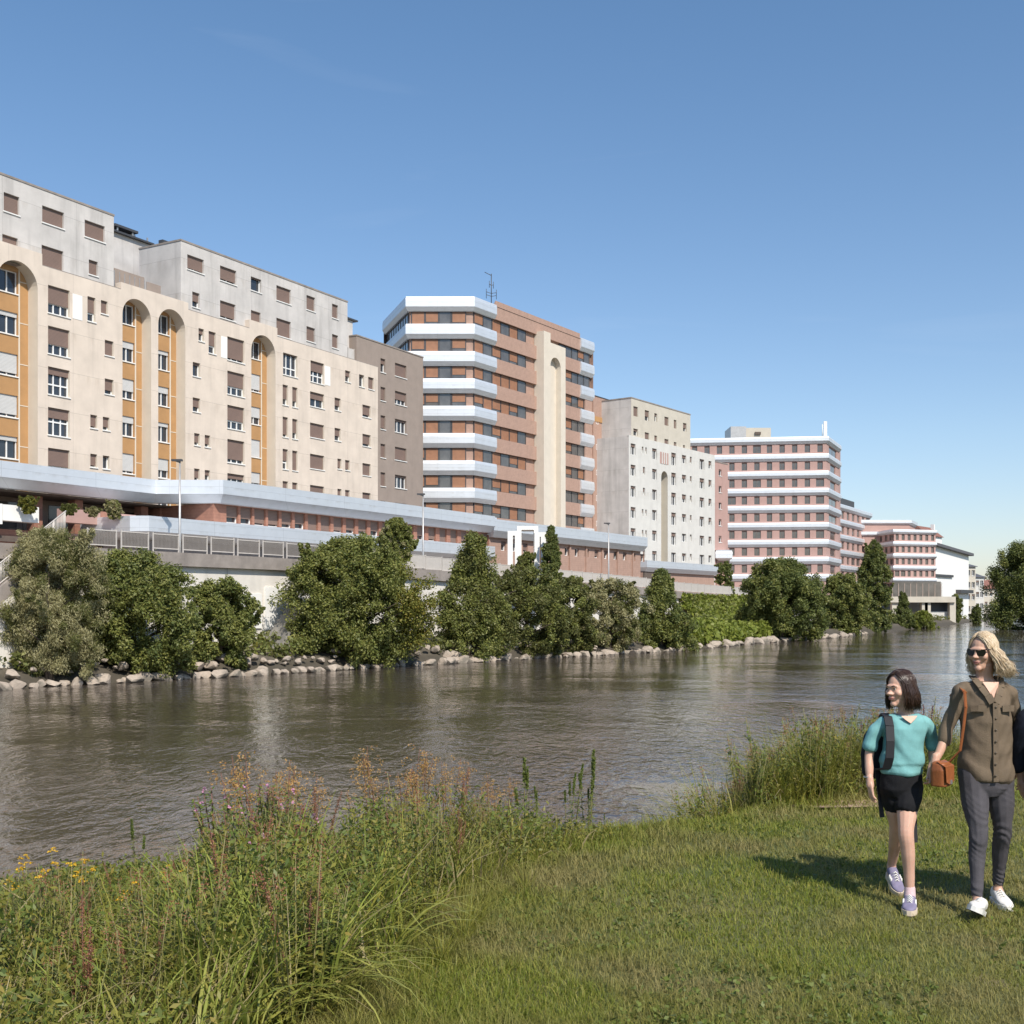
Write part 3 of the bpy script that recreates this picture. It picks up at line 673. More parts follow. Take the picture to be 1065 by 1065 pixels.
# ================================================================ 5. banded blocks further down the river
def banded(name, label, P, zt, pitch, nb, band_h, wins_per_face, body='pinkwall', depth_pts=None, zb=ZB, base_z=-6, wfrac=.55, prot=.5, wcol='shutter', skip=0):
    """P: plan polyline in world metres, left to right as seen"""
    e = empty(name, (P[0][0], P[0][1], zb), 0, label, 'office building')
    q = [(x - P[0][0], y - P[0][1]) for x, y in P]; zt = zt - zb
    bk = [(x - P[0][0], y - P[0][1]) for x, y in depth_pts]
    ring = q + bk
    holes = []
    wl = []
    mb = MB()
    for i in range(len(ring)):
        a, b = ring[i], ring[(i + 1) % len(ring)]; Lf, mp_ = face_frame(a, b); o = []
        n = wins_per_face[i] if i < len(wins_per_face) else 0
        if n:
            for k in range(nb):
                z1 = zt - pitch * k - band_h - .12; h = pitch - band_h - .42
                for c in range(n):
                    ww = Lf / n * wfrac * (1 if wrng.random() > .12 else 1.5); s0 = Lf * (c + .5) / n - ww / 2
                    if k >= skip: o.append((s0, s0 + ww, z1 - h, z1))
        t = MB(); wall(t, 0, Lf, base_z, zt - .05, o, depth=.18)
        for f_, m_ in zip(t.f, t.m): mb.face([mp_(t.v[k_][0], -t.v[k_][1], t.v[k_][2]) for k_ in f_], m_)
        for o_ in o: wl.append((mp_, o_, a, b))
    mb.face([(x, y, zt - .06) for x, y in ring], 1)
    mb.build('wall', [M[body], M['roof']], e)
    for k in range(nb):
        z1 = zt - pitch * k
        mb = MB(); mb.sweep(q, [(-.02, z1 + .02), (prot - .06, z1), (prot, z1 - .25), (prot, z1 - band_h * .62), (.12, z1 - band_h), (-.02, z1 - band_h)], 0)
        mb.build('cladding_band', [M['clad']], e)
    for mp_, o_, a, b in wl:
        d = Vector(b) - Vector(a); rz = math.atan2(d.y, d.x); w_ = rnd(o_[1] - o_[0], .1); h = rnd(o_[3] - o_[2], .05)
        def fn():
            m2 = MB(); m2.box(0, w_, 0, .05, 0, h, 0); m2.box(0, w_, -.03, -.002, h * .82, h, 1); m2.box(w_ / 2 - .03, w_ / 2 + .03, -.03, -.002, 0, h * .82, 1); return m2.mesh('far_window', [M['glass_b'], M[wcol]])
        pt = mp_(o_[0], -.16, o_[2]); link('window', cached(('fw', w_, h, wcol), fn), e, pt, rz)
    return e
# 5a big pink block facing the river bend
YA = 208.
P5 = [at(716, 0, YA + 3.2), at(859.5, 0, YA), at(872.5, 0, YA + 12)]; P5 = [(p.x, p.y) for p in P5]
e5 = banded('office_building', 'broad salmon pink office block ringed by white bands, slim white mast on its roof', P5, at(0, 454, YA).z, 3.1, 9, 1.25,
       [11, 1], depth_pts=[(P5[2][0] + 2, P5[2][1] + 6), (P5[0][0] + 4, P5[0][1] + 20)], wfrac=.42)
mb = MB(); q = at(760, 443.5, YA + 8); zz = q.z - ZB; ox, oy = P5[0]
mb.box(q.x - ox, at(776, 0, YA + 8).x - ox, YA + 8 - oy, YA + 14 - oy, at(0, 455, YA).z - ZB, zz, 0); mb.box(at(776.2, 0, YA + 8).x - ox, at(803, 0, YA + 8).x - ox, YA + 9 - oy, YA + 14 - oy, at(0, 455, YA).z - ZB, zz - .1, 1)
mb.box(at(785, 0, YA + 9).x - ox, at(791, 0, YA + 9).x - ox, YA + 8.7 - oy, YA + 8.98 - oy, zz - 1.4, zz - .9, 2)
mb.build('roof_plant', [M['metal_g'], M['beigewall'], M['dark']], e5)
mb = MB(); q = at(858.5, 0, YA + 1.2); mb.box(q.x - ox - .3, q.x - ox + .3, q.y - oy, q.y - oy + .2, at(0, 454.5, YA).z - ZB, at(0, 437, YA).z - ZB, 0); mb.tube([(q.x - ox - .5, q.y - oy + .1, at(0, 454.5, YA).z - ZB), (q.x - ox - .55, q.y - oy + .1, at(0, 440, YA).z - ZB)], .07, 6)
mb.build('mast', [M['white']], e5)
# 5b lower block behind it, stepping down along the river
g = Fr(868, 224, 1232, ZB, None, '', '')
P6 = [g.w(0, 0), g.w(g.s(905), 0)]
e6 = banded('office_building', 'lower pinkish banded block with a dark roof box, right of the broad salmon one', P6, at(872, 524, g.Y(872)).z, 3.0, 7, 1.15, [7], depth_pts=[(P6[1][0] - 9, P6[1][1] + 5), (P6[0][0] - 9, P6[0][1] + 5)], wfrac=.5)
mb = MB(); lx0, ly0 = P6[0]
a = g.w(g.s(880), 1.5); b = g.w(g.s(896), 1.5); zq = at(872, 524, g.Y(872)).z - ZB
c = Vector(b) - Vector(a); nrm = Vector((-c.y, c.x)).normalized() * 5
mb.prism([(a[0] - lx0, a[1] - ly0), (b[0] - lx0, b[1] - ly0), (b[0] + nrm.x - lx0, b[1] + nrm.y - ly0), (a[0] + nrm.x - lx0, a[1] + nrm.y - ly0)], zq, zq + 1.9, 0)
mb.build('roof_plant', [M['metal_d']], e6)
# 5c banded block on a pillared podium
YC = 236.
P7 = [at(908, 0, YC + 10), at(930, 0, YC), at(973, 0, YC + 3)]; P7 = [(p.x, p.y) for p in P7]
ztc = at(0, 550.5, YC).z; pt_ = 12.6 / FPX * YC
e7 = banded('office_building', 'banded pink block on a dark glazed storey and pillared podium', P7, ztc, pt_, 5, pt_ * .36, [4, 7], depth_pts=[(P7[2][0] + 3, P7[2][1] + 9), (P7[0][0] + 3, P7[0][1] + 14)], wfrac=.5, base_z=at(0, 607, YC).z - ZB)
ox, oy = P7[0]
mb = MB(); PT = [at(890, 0, YC + 12), at(897, 0, YC + 7), at(946, 0, YC + 7.5), at(952, 0, YC + 16)]; zz = at(0, 540.8, YC + 7).z - ZB
pl = [(p.x - ox, p.y - oy) for p in PT]; mb.prism(pl, at(0, 566, YC).z - ZB, zz - .1, 1, 2)
for dz in (0, -12.6 / FPX * YC): mb.sweep(pl, [(-.02, zz + dz), (.5, zz + dz), (.5, zz + dz - .6), (-.02, zz + dz - .9)], 0)
mb.build('upper_storey', [M['clad'], M['pinkwall'], M['roof']], e7)
mb = MB(); zs = at(0, 607, YC).z - ZB; zs2 = at(0, 621, YC).z - ZB
pl = [(at(928, 0, YC - 1).x - ox, YC - 1 - oy), (at(978.5, 0, YC - 1).x - ox, YC - 1 - oy), (at(980, 0, YC + 9).x - ox, YC + 9 - oy), (at(926, 0, YC + 9).x - ox, YC + 9 - oy)]
mb.prism(pl, zs2 - .3, zs + .4, 0)
for q in range(9):
    x = pl[0][0] + (pl[1][0] - pl[0][0]) * q / 8; mb.box(x - .08, x + .08, pl[0][1] - .08, pl[0][1] - .002, zs2 - .2, zs, 1)
mb.build('glazed_storey', [M['glass_b'], M['brownwall']], e7)
mb = MB(); x0, x1 = at(926, 0, YC - 4).x - ox, at(994, 0, YC - 4).x - ox; yy = YC - 4 - oy
za, zb_ = at(0, 620.5, YC - 4).z - ZB, at(0, 626.5, YC - 4).z - ZB
mb.box(x0, x1, yy, yy + 14, zb_, za, 0)
gz = -7.
for px_ in (930, 961, 964, 990): x = at(px_, 0, YC - 3).x - ox; mb.box(x - .6, x + .6, yy + .5, yy + 1.7, gz, zb_, 0)
mb.box(at(963, 0, YC - 2).x - ox, at(988, 0, YC - 2).x - ox, yy + 1.75, yy + 8, gz, at(0, 636, YC - 2).z - ZB, 1)
mb.box(at(964, 0, YC).x - ox, at(987, 0, YC).x - ox, yy + 3, yy + 8, at(0, 636, YC - 2).z - ZB, zb_, 2)
mb.build('podium', [M['beigewall'], M['whitewall'], M['metal_d']], e7)
# 6. white gabled house
gh = Fr(969, 250, 1500, ZB, 'white_house', 'plain white gabled building with a dark overhanging roof edge near the bend of the river', 'building')
Lh = gh.s(1007.5); zl = gh.z(972, 565); zr = gh.z(1007, 577); D = 10; mb = MB(); zg = -6.5
zl0, zr0_ = zl, zl
mb.face([(-3, 0, zg), (Lh, 0, zg), (Lh, 0, zr), (-3, 0, zl)], 0)
mb.face([(Lh, 0, zg), (Lh, D, zg), (Lh, D, zr), (Lh, 0, zr)], 0); mb.face([(-3, D, zg), (-3, 0, zg), (-3, 0, zl), (-3, D, zl)], 0)
mb.box(0, gh.s(990), -.4, -.003, gh.z(972, 599.5), gh.z(972, 597), 2)
for q in range(3): mb.box(gh.s(997) + q * 1.3, gh.s(997) + q * 1.3 + .6, -.02, -.002, gh.z(1000, 640), gh.z(1000, 622), 1)
mb.box(gh.s(994), Lh - .3, -1.2, -.002, gh.z(1000, 617), gh.z(1000, 613.5), 2)
mb.build('wall', [M['white'], M['metal_g'], M['metal_d']], gh.e)
mb = MB(); mb.face([(-3.5, -1, zl + .3), (Lh + .6, -1, zr + .3), (Lh + .6, D + 1, zr + 2.2), (-3.5, D + 1, zl + 2.2)], 0)
for (xx, zq) in ((-3.5, zl), (Lh + .6, zr)): pass
mb.face([(-3.5, -1, zl - .3), (Lh + .6, -1, zr - .3), (Lh + .6, -1, zr + .3), (-3.5, -1, zl + .3)], 0); mb.face([(-3.5, -1, zl - .3), (-3.5, 0, zl - .3), (Lh + .6, 0, zr - .3), (Lh + .6, -1, zr - .3)], 0); mb.face([(Lh + .6, -1, zr - .3), (Lh + .6, D + 1, zr + 1.6), (Lh + .6, D + 1, zr + 2.2), (Lh + .6, -1, zr + .3)], 0)
mb.build('roof', [M['slate']], gh.e)
mb = MB(); a, b = gh.s(965, 4), gh.s(979.5, 4); zq = gh.z(972, 558, 4); z2 = gh.z(972, 549, 4)
mb.box(a, b, 4, 9, zl, zq, 1); mb.face([(a - .4, 3.6, zq), (b + .4, 3.6, zq), (b, 6.5, z2 + .4), (a, 6.5, z2 + .4)], 0); mb.face([(b + .4, 3.6, zq), (b + .4, 9.4, zq), (b, 6.5, z2 + .4)], 0); mb.face([(a - .4, 9.4, zq), (a - .4, 3.6, zq), (a, 6.5, z2 + .4)], 0)
mb.box(b - 1.2, b - .5, 5.4, 6.2, z2 - .2, z2 + 1.1, 1)
mb.build('attic', [M['tile'], M['white']], gh.e)
# 7. three small far houses at the bend
def house(px0, px1, pyt, Y, wallm, roofm, lab, pybase=645, gable=.8, nw=2, wcol='dark', depth=9):
    a, b = at(px0, pyt, Y), at(px1, pybase, Y); wd = b.x - a.x; h = a.z - b.z + 1.2; e = empty('house', (a.x, Y, b.z - 1.2), R(14), lab, 'house')
    mb = MB(); rows_ = max(2, int(h / 3.)); o = []
    for k in range(rows_):
        for c in range(nw): s0 = wd * (c + .5) / nw - .45; o.append((s0, s0 + .9, h - 2.3 - k * 2.9, h - .9 - k * 2.9))
    wall(mb, 0, wd, 0, h, o, depth=.2)
    mb.face([(wd, 0, 0), (wd, depth, 0), (wd, depth, h), (wd, 0, h)]); mb.face([(0, depth, 0), (0, 0, 0), (0, 0, h), (0, depth, h)]); mb.face([(wd, depth, 0), (0, depth, 0), (0, depth, h), (wd, depth, h)])
    mb.build('wall', [M[wallm]], e)
    for o_ in o: window(e, o_[0], o_[2], .9, 1.4, .2, wrng.choice([0, .3]), 2, sill=True)
    mb = MB(); rg = gable
    mb.face([(-.3, -.4, h), (wd + .3, -.4, h), (wd + .3, depth / 2, h + rg * 2), (-.3, depth / 2, h + rg * 2)]); mb.face([(wd + .3, depth + .4, h), (-.3, depth + .4, h), (-.3, depth / 2, h + rg * 2), (wd + .3, depth / 2, h + rg * 2)])
    mb.face([(wd + .3, -.4, h), (wd + .3, depth + .4, h), (wd + .3, depth / 2, h + rg * 2)], 0); mb.face([(-.3, depth + .4, h), (-.3, -.4, h), (-.3, depth / 2, h + rg * 2)], 0)
    mb.box(-.3, wd + .3, -.42, -.02, h - .12, h - .002)
    r = mb.build('roof', [M[roofm]], e)
    mb = MB(); mb.box(wd * .7, wd * .7 + .7, depth / 2 - .3, depth / 2 + .4, h + rg * 1.4, h + rg * 2 + 1.1); mb.build('chimney', [M['beigewall']], r)
house(1005, 1016, 589, 278, 'beigewall', 'slate', 'tall narrow beige house right beside the white gabled building', gable=.5)
house(1014.5, 1024.5, 600, 292, 'whitewall', 'slate', 'narrow white house between the beige house and the pink-roofed one', pybase=642, gable=.6)
house(1023, 1041, 612, 330, 'beigewall', 'tile', 'low house with a red-brown roof half hidden by the large tree on the right', pybase=640, gable=1.3, nw=3)
# ---------------------------------------------------------------- quay: retaining wall, pavement, railing
fw = Fr(240, 65, 1215, 0, None, '', '')
WP = []                                     # (s, x, y, coping z)
for px, zc in ((-120, 4.73), (61, 4.73), (166, 4.73), (289, 4.73), (395, 4.6), (531, 4.18), (661, 3.81), (705, 3.48), (760, 3.27), (860, 2.95), (905, 2.75)):
    s = fw.s(px) + (.0 if px < 700 else .0); x, y = fw.w(s, 0); WP.append((s, x, y, zc))
pts = [(p[1], p[2]) for p in WP]
def zc_at(s):
    return float(np.interp(s, [p[0] for p in WP], [p[3] for p in WP]))
def wall_strip(mb, t0, t1, zlo, zhi, m, sa, sb, n=40):
    """box-like strip following the quay wall, t measured outwards (to the river)"""
    ss = sorted({sa, sb, *[p[0] for p in WP if sa < p[0] < sb]})
    for a, b in zip(ss[:-1], ss[1:]):
        c = []
        for s in (a, b):
            for t in (t0, t1):
                q = fw.O + fw.d * s + fw.n * t; c.append((q, s))
        za = (zlo(a), zhi(a)); zb_ = (zlo(b), zhi(b))
        P = lambda k, z: (c[k][0].x, c[k][0].y, z)
        mb.face([P(1, za[0]), P(3, zb_[0]), P(3, zb_[1]), P(1, za[1])], m); mb.face([P(0, za[1]), P(1, za[1]), P(3, zb_[1]), P(2, zb_[1])], m)
        mb.face([P(0, za[0]), P(1, za[0]), P(3, zb_[0]), P(2, zb_[0])], m); mb.face([P(0, za[0]), P(2, zb_[0]), P(2, zb_[1]), P(0, za[1])], m)
        if a == sa: mb.face([P(0, za[0]), P(0, za[1]), P(1, za[1]), P(1, za[0])], m)
        if b == sb: mb.face([P(2, zb_[0]), P(3, zb_[0]), P(3, zb_[1]), P(2, zb_[1])], m)
qw = empty('quay_wall', (0, 0, 0), 0, 'long pale concrete retaining wall with a dark stained coping along the far bank', 'retaining wall')
sA, sB = WP[1][0], WP[-1][0]
mb = MB(); wall_strip(mb, -.6, 0, lambda s: -2.2, lambda s: zc_at(s) - .72, 0, WP[0][0], sB); mb.build('wall', [M['quaywall']], qw)
mb = MB(); wall_strip(mb, -.5, .28, lambda s: zc_at(s) - .717, lambda s: zc_at(s), 0, WP[0][0], sB); mb.build('coping', [M['coping']], qw)
# wall panels and a blocked door
mb = MB()
for px0, px1, z0, z1 in ((254, 271, .6, 2.6), (275, 296, .5, 3.0)):
    s0, s1 = fw.s(px0), fw.s(px1); q = []
    for s, t in ((s0, .004), (s1, .004), (s1, .10), (s0, .10)): v = fw.O + fw.d * s + fw.n * t; q.append((v.x, v.y))
    mb.prism(q, z0, z1, 0)
mb.build('panel', [M['white']], qw)
# pavement behind the wall (stepping down with the coping)
mb = MB()
for a, b in zip(WP[:-1], WP[1:]):
    A = fw.O + fw.d * a[0] - fw.n * .5; B = fw.O + fw.d * b[0] - fw.n * .5; C = B - fw.n * 70; D = A - fw.n * 70
    mb.face([(A.x, A.y, a[3] - .35), (B.x, B.y, b[3] - .35), (C.x, C.y, b[3] - .35), (D.x, D.y, a[3] - .35)])
o = mb.build('quay_pavement', [M['coping']]); tag(o, kind='structure')
# railing: grey barred panels on the left, pale panels on the right
def rail_panel(ln, h, gap, n, mats, solid):
    mb = MB(); w_ = ln - gap
    for x in (0, w_): mb.box(x, x + .05, -.03, .03, -.12, h + .05, 0)
    mb.box(.05, w_, -.025, .025, h - .05, h, 0); mb.box(.05, w_, -.025, .025, .06, .11, 0)
    for k in range(n):
        x = .09 + (w_ - .1) * k / n; mb.box(x, x + (w_ - .1) / n * solid, -.012, .012, .11, h - .05, 1)
    return mb.mesh('railing_panel', mats)
rl = empty('railing', (0, 0, 0), 0, 'grey barred railing on the coping above the left part of the quay wall', 'railing')
me = rail_panel(2.1, .85, .32, 18, [M['railwhite'], M['railmesh']], .62)
s = fw.s(92) ; rzw = math.atan2(fw.d.y, fw.d.x)
while s < fw.s(384):
    v = fw.O + fw.d * s - fw.n * .1; link('panel', me, rl, (v.x, v.y, zc_at(s) + .1), rzw); s += 2.1
rl2 = empty('railing', (0, 0, 0), 0, 'pale solid-looking railing along the right part of the quay wall above the trees', 'railing')
me = rail_panel(2.1, 1.0, .02, 16, [M['railwhite'], M['railwhite']], .86)
while s < fw.s(800):
    v = fw.O + fw.d * s + fw.n * .05; dz = (zc_at(s + 2.1) - zc_at(s)) / 2; link('panel', me, rl2, (v.x, v.y, zc_at(s) + dz), rzw); s += 2.1
# stair flight at the left end, going down towards the left
st = empty('quay_stairs', (0, 0, 0), 0, 'stair flight with slanting barred balustrade at the left end of the quay wall', 'stairs')
sa, sb = fw.s(-75), fw.s(62); za, zb_ = 0.5, 5.4
mb = MB()
def slope(s): return za + (zb_ - za) * (s - sa) / (sb - sa)
wall_strip(mb, .29, .62, lambda s: slope(s) - .75, lambda s: slope(s), 0, sa, sb); mb.build('stringer', [M['coping']], st)
mb = MB(); wall_strip(mb, .30, .60, lambda s: -2.2, lambda s: slope(s) - .755, 0, sa, sb); mb.build('flank_wall', [M['quaywall']], st)
mb = MB(); n = 90
for k in range(n):
    s = sa + (sb - sa) * (k + .5) / n; v = fw.O + fw.d * s + fw.n * .45; big = k % 8 == 0
    mb.tube([(v.x, v.y, slope(s) - .02), (v.x, v.y, slope(s) + 1.0)], .035 if big else .017, 5)
v0 = fw.O + fw.d * sa + fw.n * .45; v1 = fw.O + fw.d * sb + fw.n * .45
for dz in (.1, 1.0): mb.tube([(v0.x, v0.y, slope(sa) + dz), (v1.x, v1.y, slope(sb) + dz)], .03, 6)
mb.build('balustrade', [M['railwhite']], st)
# old concrete steps on the bank
bs = empty('bank_steps', (0, 0, 0), 0, 'weathered concrete steps slanting down the bank in front of the pale wall', 'stairs')
mb = MB(); s0 = fw.s(299); n = 12
for k in range(n):
    a = s0 - k * .26; t0 = .3
    q = []
    for s, t in ((a - .26, t0), (a - .003, t0), (a - .003, t0 + 1.6), (a - .26, t0 + 1.6)): v = fw.O + fw.d * s + fw.n * t; q.append((v.x, v.y))
    mb.prism(q, -2.0, 2.1 - k * .24, 0)
mb.build('steps', [M['concrete_d']], bs)

# ---------------------------------------------------------------- terrace gallery in front of the blocks
def band_prof(z1, h, out=.0, slope_=.45):
    return [(-.9, z1 + .02), (out, z1), (out, z1 - h * .62), (out - slope_, z1 - h), (-.9, z1 - h)]
ga = empty('terrace_gallery', (0, 0, 0), 0, 'low two-storey terrace gallery with pale metal bands below the cream block', 'gallery')
g2 = Fr(232, 69, 1215, 0, None, '', ''); g1 = Fr(162, 69, 1215, 0, None, '', ''); gl = Fr(155, 63.5, 1215, 0, None, '', '')
zU = g2.z(232, 499); hU = 1.36; zL = gl.z(155, 536.3)
p1a = g1.w(g1.s(-90), 0); p1b = g1.w(0, 0); p2a = g2.w(0, 0); p2b = g2.w(g2.s(515), 0)
mb = MB(); mb.sweep([p1a, p1b, p2a, p2b], band_prof(zU, hU), 0); mb.build('upper_band', [M['clad']], ga)
mb = MB(); back = lambda p, q: (p[0] - .869 * q, p[1] + .494 * q)
mb.face([(*p1a, zU - .03), (*p1b, zU - .03), (*p2a, zU - .03), (*p2b, zU - .03), (*back(p2b, 16), zU - .03), (*back(p1a, 9), zU - .03)]); mb.build('roof', [M['roof']], ga)
pl0 = (gl.w(0, 0)[0] - 1.05, 63.5); pl1 = gl.w(0, 0); pl2 = gl.w(gl.s(515), 0)
mb = MB(); mb.sweep([back(pl0, 4), pl0, pl1, pl2], [(-2.5, zL + .02), (0, zL), (0, zL - .85), (-.35, zL - 1.15), (-.9, zL - 1.25), (-.9, zL - 3.2)], 0, [0, 0, 0, 0, 1]); mb.build('lower_band', [M['clad'], M['coping']], ga)
# brick wall of the upper gallery storey with narrow windows
gb = Fr(232, 69, 1215, 0, None, '', ''); off = .85
W0, W1 = g2.s(222, off), g2.s(515, off); o = []; px = 235.5; wl = []
ge = empty('gallery_wall', (g2.O.x, g2.O.y, 0), g2.rz); ge.parent = ga
while px < 512:
    sa = g2.s(px, off); o.append((sa, sa + 1.05, zL + .12, zU - hU - .05)); sp = 14.9 * (g2.Y(235) / g2.Y(px)) ** 1.0; px += sp * .985
mb = MB(); wall(mb, W0, W1, zL - .2, zU - hU, o, y=off, depth=.2); mb.face([(W0, off, zL - .2), (W0, off + 6, zL - .2), (W0, off + 6, zU - hU), (W0, off, zU - hU)])
mb.build('brick_front', [M['brick_r']], ge)
for o_ in o: window(ge, o_[0], o_[2], 1.05, o_[3] - o_[2], .2, wrng.choice([.65, .8, 1, .9]), 1, 0, y=off, sill=False)
# left part: open, dark loggia with piers, planter parapets and a brick base
mb = MB(); q0, q1 = g1.s(-90), 0.
def gbox(a, b, t0, t1, z0, z1, m): mb.box(a, b, -t1, -t0, z0, z1, m, lambda x, y, z: (*g1.w(x, y), z))
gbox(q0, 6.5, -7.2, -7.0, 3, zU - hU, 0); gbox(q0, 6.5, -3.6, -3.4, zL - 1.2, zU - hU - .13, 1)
for q in range(int((6.5 - q0) / 1.7)): gbox(q0 + q * 1.7 + .2, q0 + q * 1.7 + 1.5, -3.39, -3.36, zL - .9, zU - hU - .4, 2)
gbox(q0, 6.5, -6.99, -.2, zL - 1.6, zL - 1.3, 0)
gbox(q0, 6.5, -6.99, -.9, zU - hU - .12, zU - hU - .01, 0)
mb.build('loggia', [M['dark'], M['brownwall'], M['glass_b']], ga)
mb = MB(); gbox(q0, g1.s(-2), -.3, .35, zL - .75, zL + .3, 0); gbox(g1.s(-1.5), g1.s(36), -.3, .35, zL - .55, zL + .28, 0); mb.build('white_planter', [M['white']], ga)
mb = MB(); gbox(g1.s(63), g1.s(100), -.3, .35, zL - .4, zL + .36, 0); gbox(g1.s(100.2), g1.s(108), -.3, .37, zL - .45, zL + .36, 1); gbox(g1.s(108.2), g1.s(137), -.3, .35, zL - .45, zL + .32, 0)
gbox(g1.s(70), g1.s(140), -.6, -.31, zL - 3, zL - .95, 0); gbox(q0, g1.s(60), -.6, -.31, zL - 3, zL - .95, 1)
mb.build('planter_parapet', [M['pinkwall'], M['brick_r']], ga)
for px in (-30, 35.5, 78, 119, 147, 166, 176): mb = MB(); s = g1.s(px, 1.6); gbox(s, s + .55, -2.2, -1.6, 3.2, zU - hU - .125, 0); mb.build('pier', [M['brick_r']], ga)
mb = MB(); mb.box(g1.s(199, 1), g1.s(214, 1), .98, 1.05, zL + .1, zU - hU - .15, 0, lambda x, y, z: (*g1.w(x, y), z)); mb.build('glazing', [M['glass_b']], ga)
# continuation right of the tower portal
g3 = Fr(514, g2.Y(514) + .3, 1265, 0, 'terrace_gallery', 'stretch of gallery, metal band over pink brick, below the tower', 'gallery')
L3 = g3.s(673.5); z3 = g3.z(585, 548.3); mb = MB()
mb.sweep([(0, 8), (0, 0), (L3, 0), (L3, 8)], [(-.9, z3 + .02), (0, z3), (0, z3 - .95), (-.35, z3 - 1.5), (-.9, z3 - 1.5)], 0); mb.face([(0, .3, z3 - .02), (L3, .3, z3 - .02), (L3, 9, z3 - .02), (0, 9, z3 - .02)], 1)
mb.build('upper_band', [M['clad'], M['roof']], g3.e)
o = []; px = 521
while px < 668:
    sa = g3.s(px, .7); o.append((sa, sa + .85, z3 - 2.55, z3 - 1.75))
    if px > 590: o.append((sa + .1, sa + .7, 3.9, 4.3))
    px += 11.5 * g3.Y(521) / g3.Y(px)
mb = MB(); wall(mb, 0.3, L3 - .3, 2, z3 - 1.5, o, y=.7, depth=.2); mb.face([(L3 - .3, .7, 2), (L3 - .3, 8, 2), (L3 - .3, 8, z3 - 1.5), (L3 - .3, .7, z3 - 1.5)]); mb.face([(.3, 8, 2), (.3, .7, 2), (.3, .7, z3 - 1.5), (.3, 8, z3 - 1.5)])
mb.build('brick_front', [M['brick']], g3.e)
for o_ in o: window(g3.e, o_[0], o_[2], rnd(o_[1] - o_[0]), rnd(o_[3] - o_[2]), .2, wrng.choice([0, .4, .7]), 1, 0, y=.7, sill=False)
px = 592
while px < 668: mb = MB(); sa = g3.s(px, .7); mb.box(sa - .1, sa + .12, .55, .695, 2.5, z3 - 1.51); px += 17 * g3.Y(592) / g3.Y(px); mb.build('pilaster', [M['brick']], g3.e)
g4 = Fr(673, 134, 1330, 0, 'terrace_gallery', 'short metal-banded far end of the gallery, below the white apartment block', 'gallery')
L4g = g4.s(749); z4g = g4.z(673, 582.6); mb = MB()
mb.sweep([(0, 6), (0, 0), (L4g, 0), (L4g, 6)], [(-.9, z4g + .02), (0, z4g), (0, z4g - .8), (-.4, z4g - 1.3), (-.9, z4g - 1.3)], 0); mb.face([(0, .3, z4g - .02), (L4g, .3, z4g - .02), (L4g, 9, z4g - .02), (0, 9, z4g - .02)], 1)
mb.build('upper_band', [M['clad'], M['roof']], g4.e)
mb = MB(); mb.box(.3, L4g - .3, .7, 8, 1, z4g - 1.3, 0); mb.box(.3, L4g * .35, .5, .69, z4g - 2.1, z4g - 1.35, 1); mb.build('brick_front', [M['brick'], M['dark']], g4.e)
# white portal frames in front of the tower entrance
pt = at(547, 600, 93); pe = empty('entrance_portal', (pt.x, pt.y, 3.7), 0, 'group of white square portal frames standing before the banded tower', 'portal')
def pf(name, x0, x1, y, top, w_=.42, dp=2.2):
    mb = MB(); mb.box(x0, x0 + w_, y, y + dp, -.2, top, 0); mb.box(x1 - w_, x1, y, y + dp, -.2, top, 0); mb.box(x0 + w_, x1 - w_, y + .003, y + dp - .003, top - w_ * .9, top, 0); mb.build(name, [M['white']], pe)
k = 93 / FPX
pf('frame', -19 * k, -6 * k, 0, (600 - 545) * k); pf('frame', -9 * k, 13 * k, 1.0, (600 - 539) * k, .34); pf('frame', 9 * k, 21 * k, .3, (600 - 546) * k)
# lamp posts
def lamp(px, pyt, Y, base, label, arm=-1):
    q = at(px, pyt, Y); e = empty('street_lamp', (q.x, q.y, base), 0, label, 'street lamp'); h = q.z - base
    mb = MB(); mb.tube([(0, 0, -.1), (0, 0, .9), (0, 0, h)], [.09, .075, .045], 8); mb.tube([(0, 0, h - .05), (arm * .22, 0, h + .02)], .035, 6); mb.build('post', [M['metal_g']], e)
    mb = MB(); mb.box(-.28 + arm * .15, .28 + arm * .15, -.14, .14, h + .02, h + .12); mb.build('lamp_head', [M['metal_d']], e)
lamp(187, 480, 62, 4.3, 'slim grey street lamp standing alone behind the barred railing')
lamp(440, 515, 82, 4.0, 'slim grey street lamp beside the round tree on the quay')
lamp(633, 545, 106, 3.6, 'slim grey street lamp before the pink brick gallery right of the tower')
# awning
q = at(753, 577, 176)
aw = empty('awning', (q.x, q.y, q.z), 0, 'small rounded grey-blue awning at the foot of the dusky pink block', 'awning')
mb = MB(); mb.sweep([(-1.3, 2), (-1.3, 0), (1.3, -.0), (1.6, 2)], [(-.6, .8), (-.1, .7), (0, .2), (0, -.5), (-.6, -.9)]); mb.face([(-1.3, 0, .72), (1.3, 0, .72), (1.6, 3, .72), (-1.3, 3, .72)]); mb.build('hood', [M['clad']], aw)
mb = MB(); mb.box(-1, 1, .7, 2.6, -8, -.6); mb.build('kiosk_wall', [M['brick']], aw)
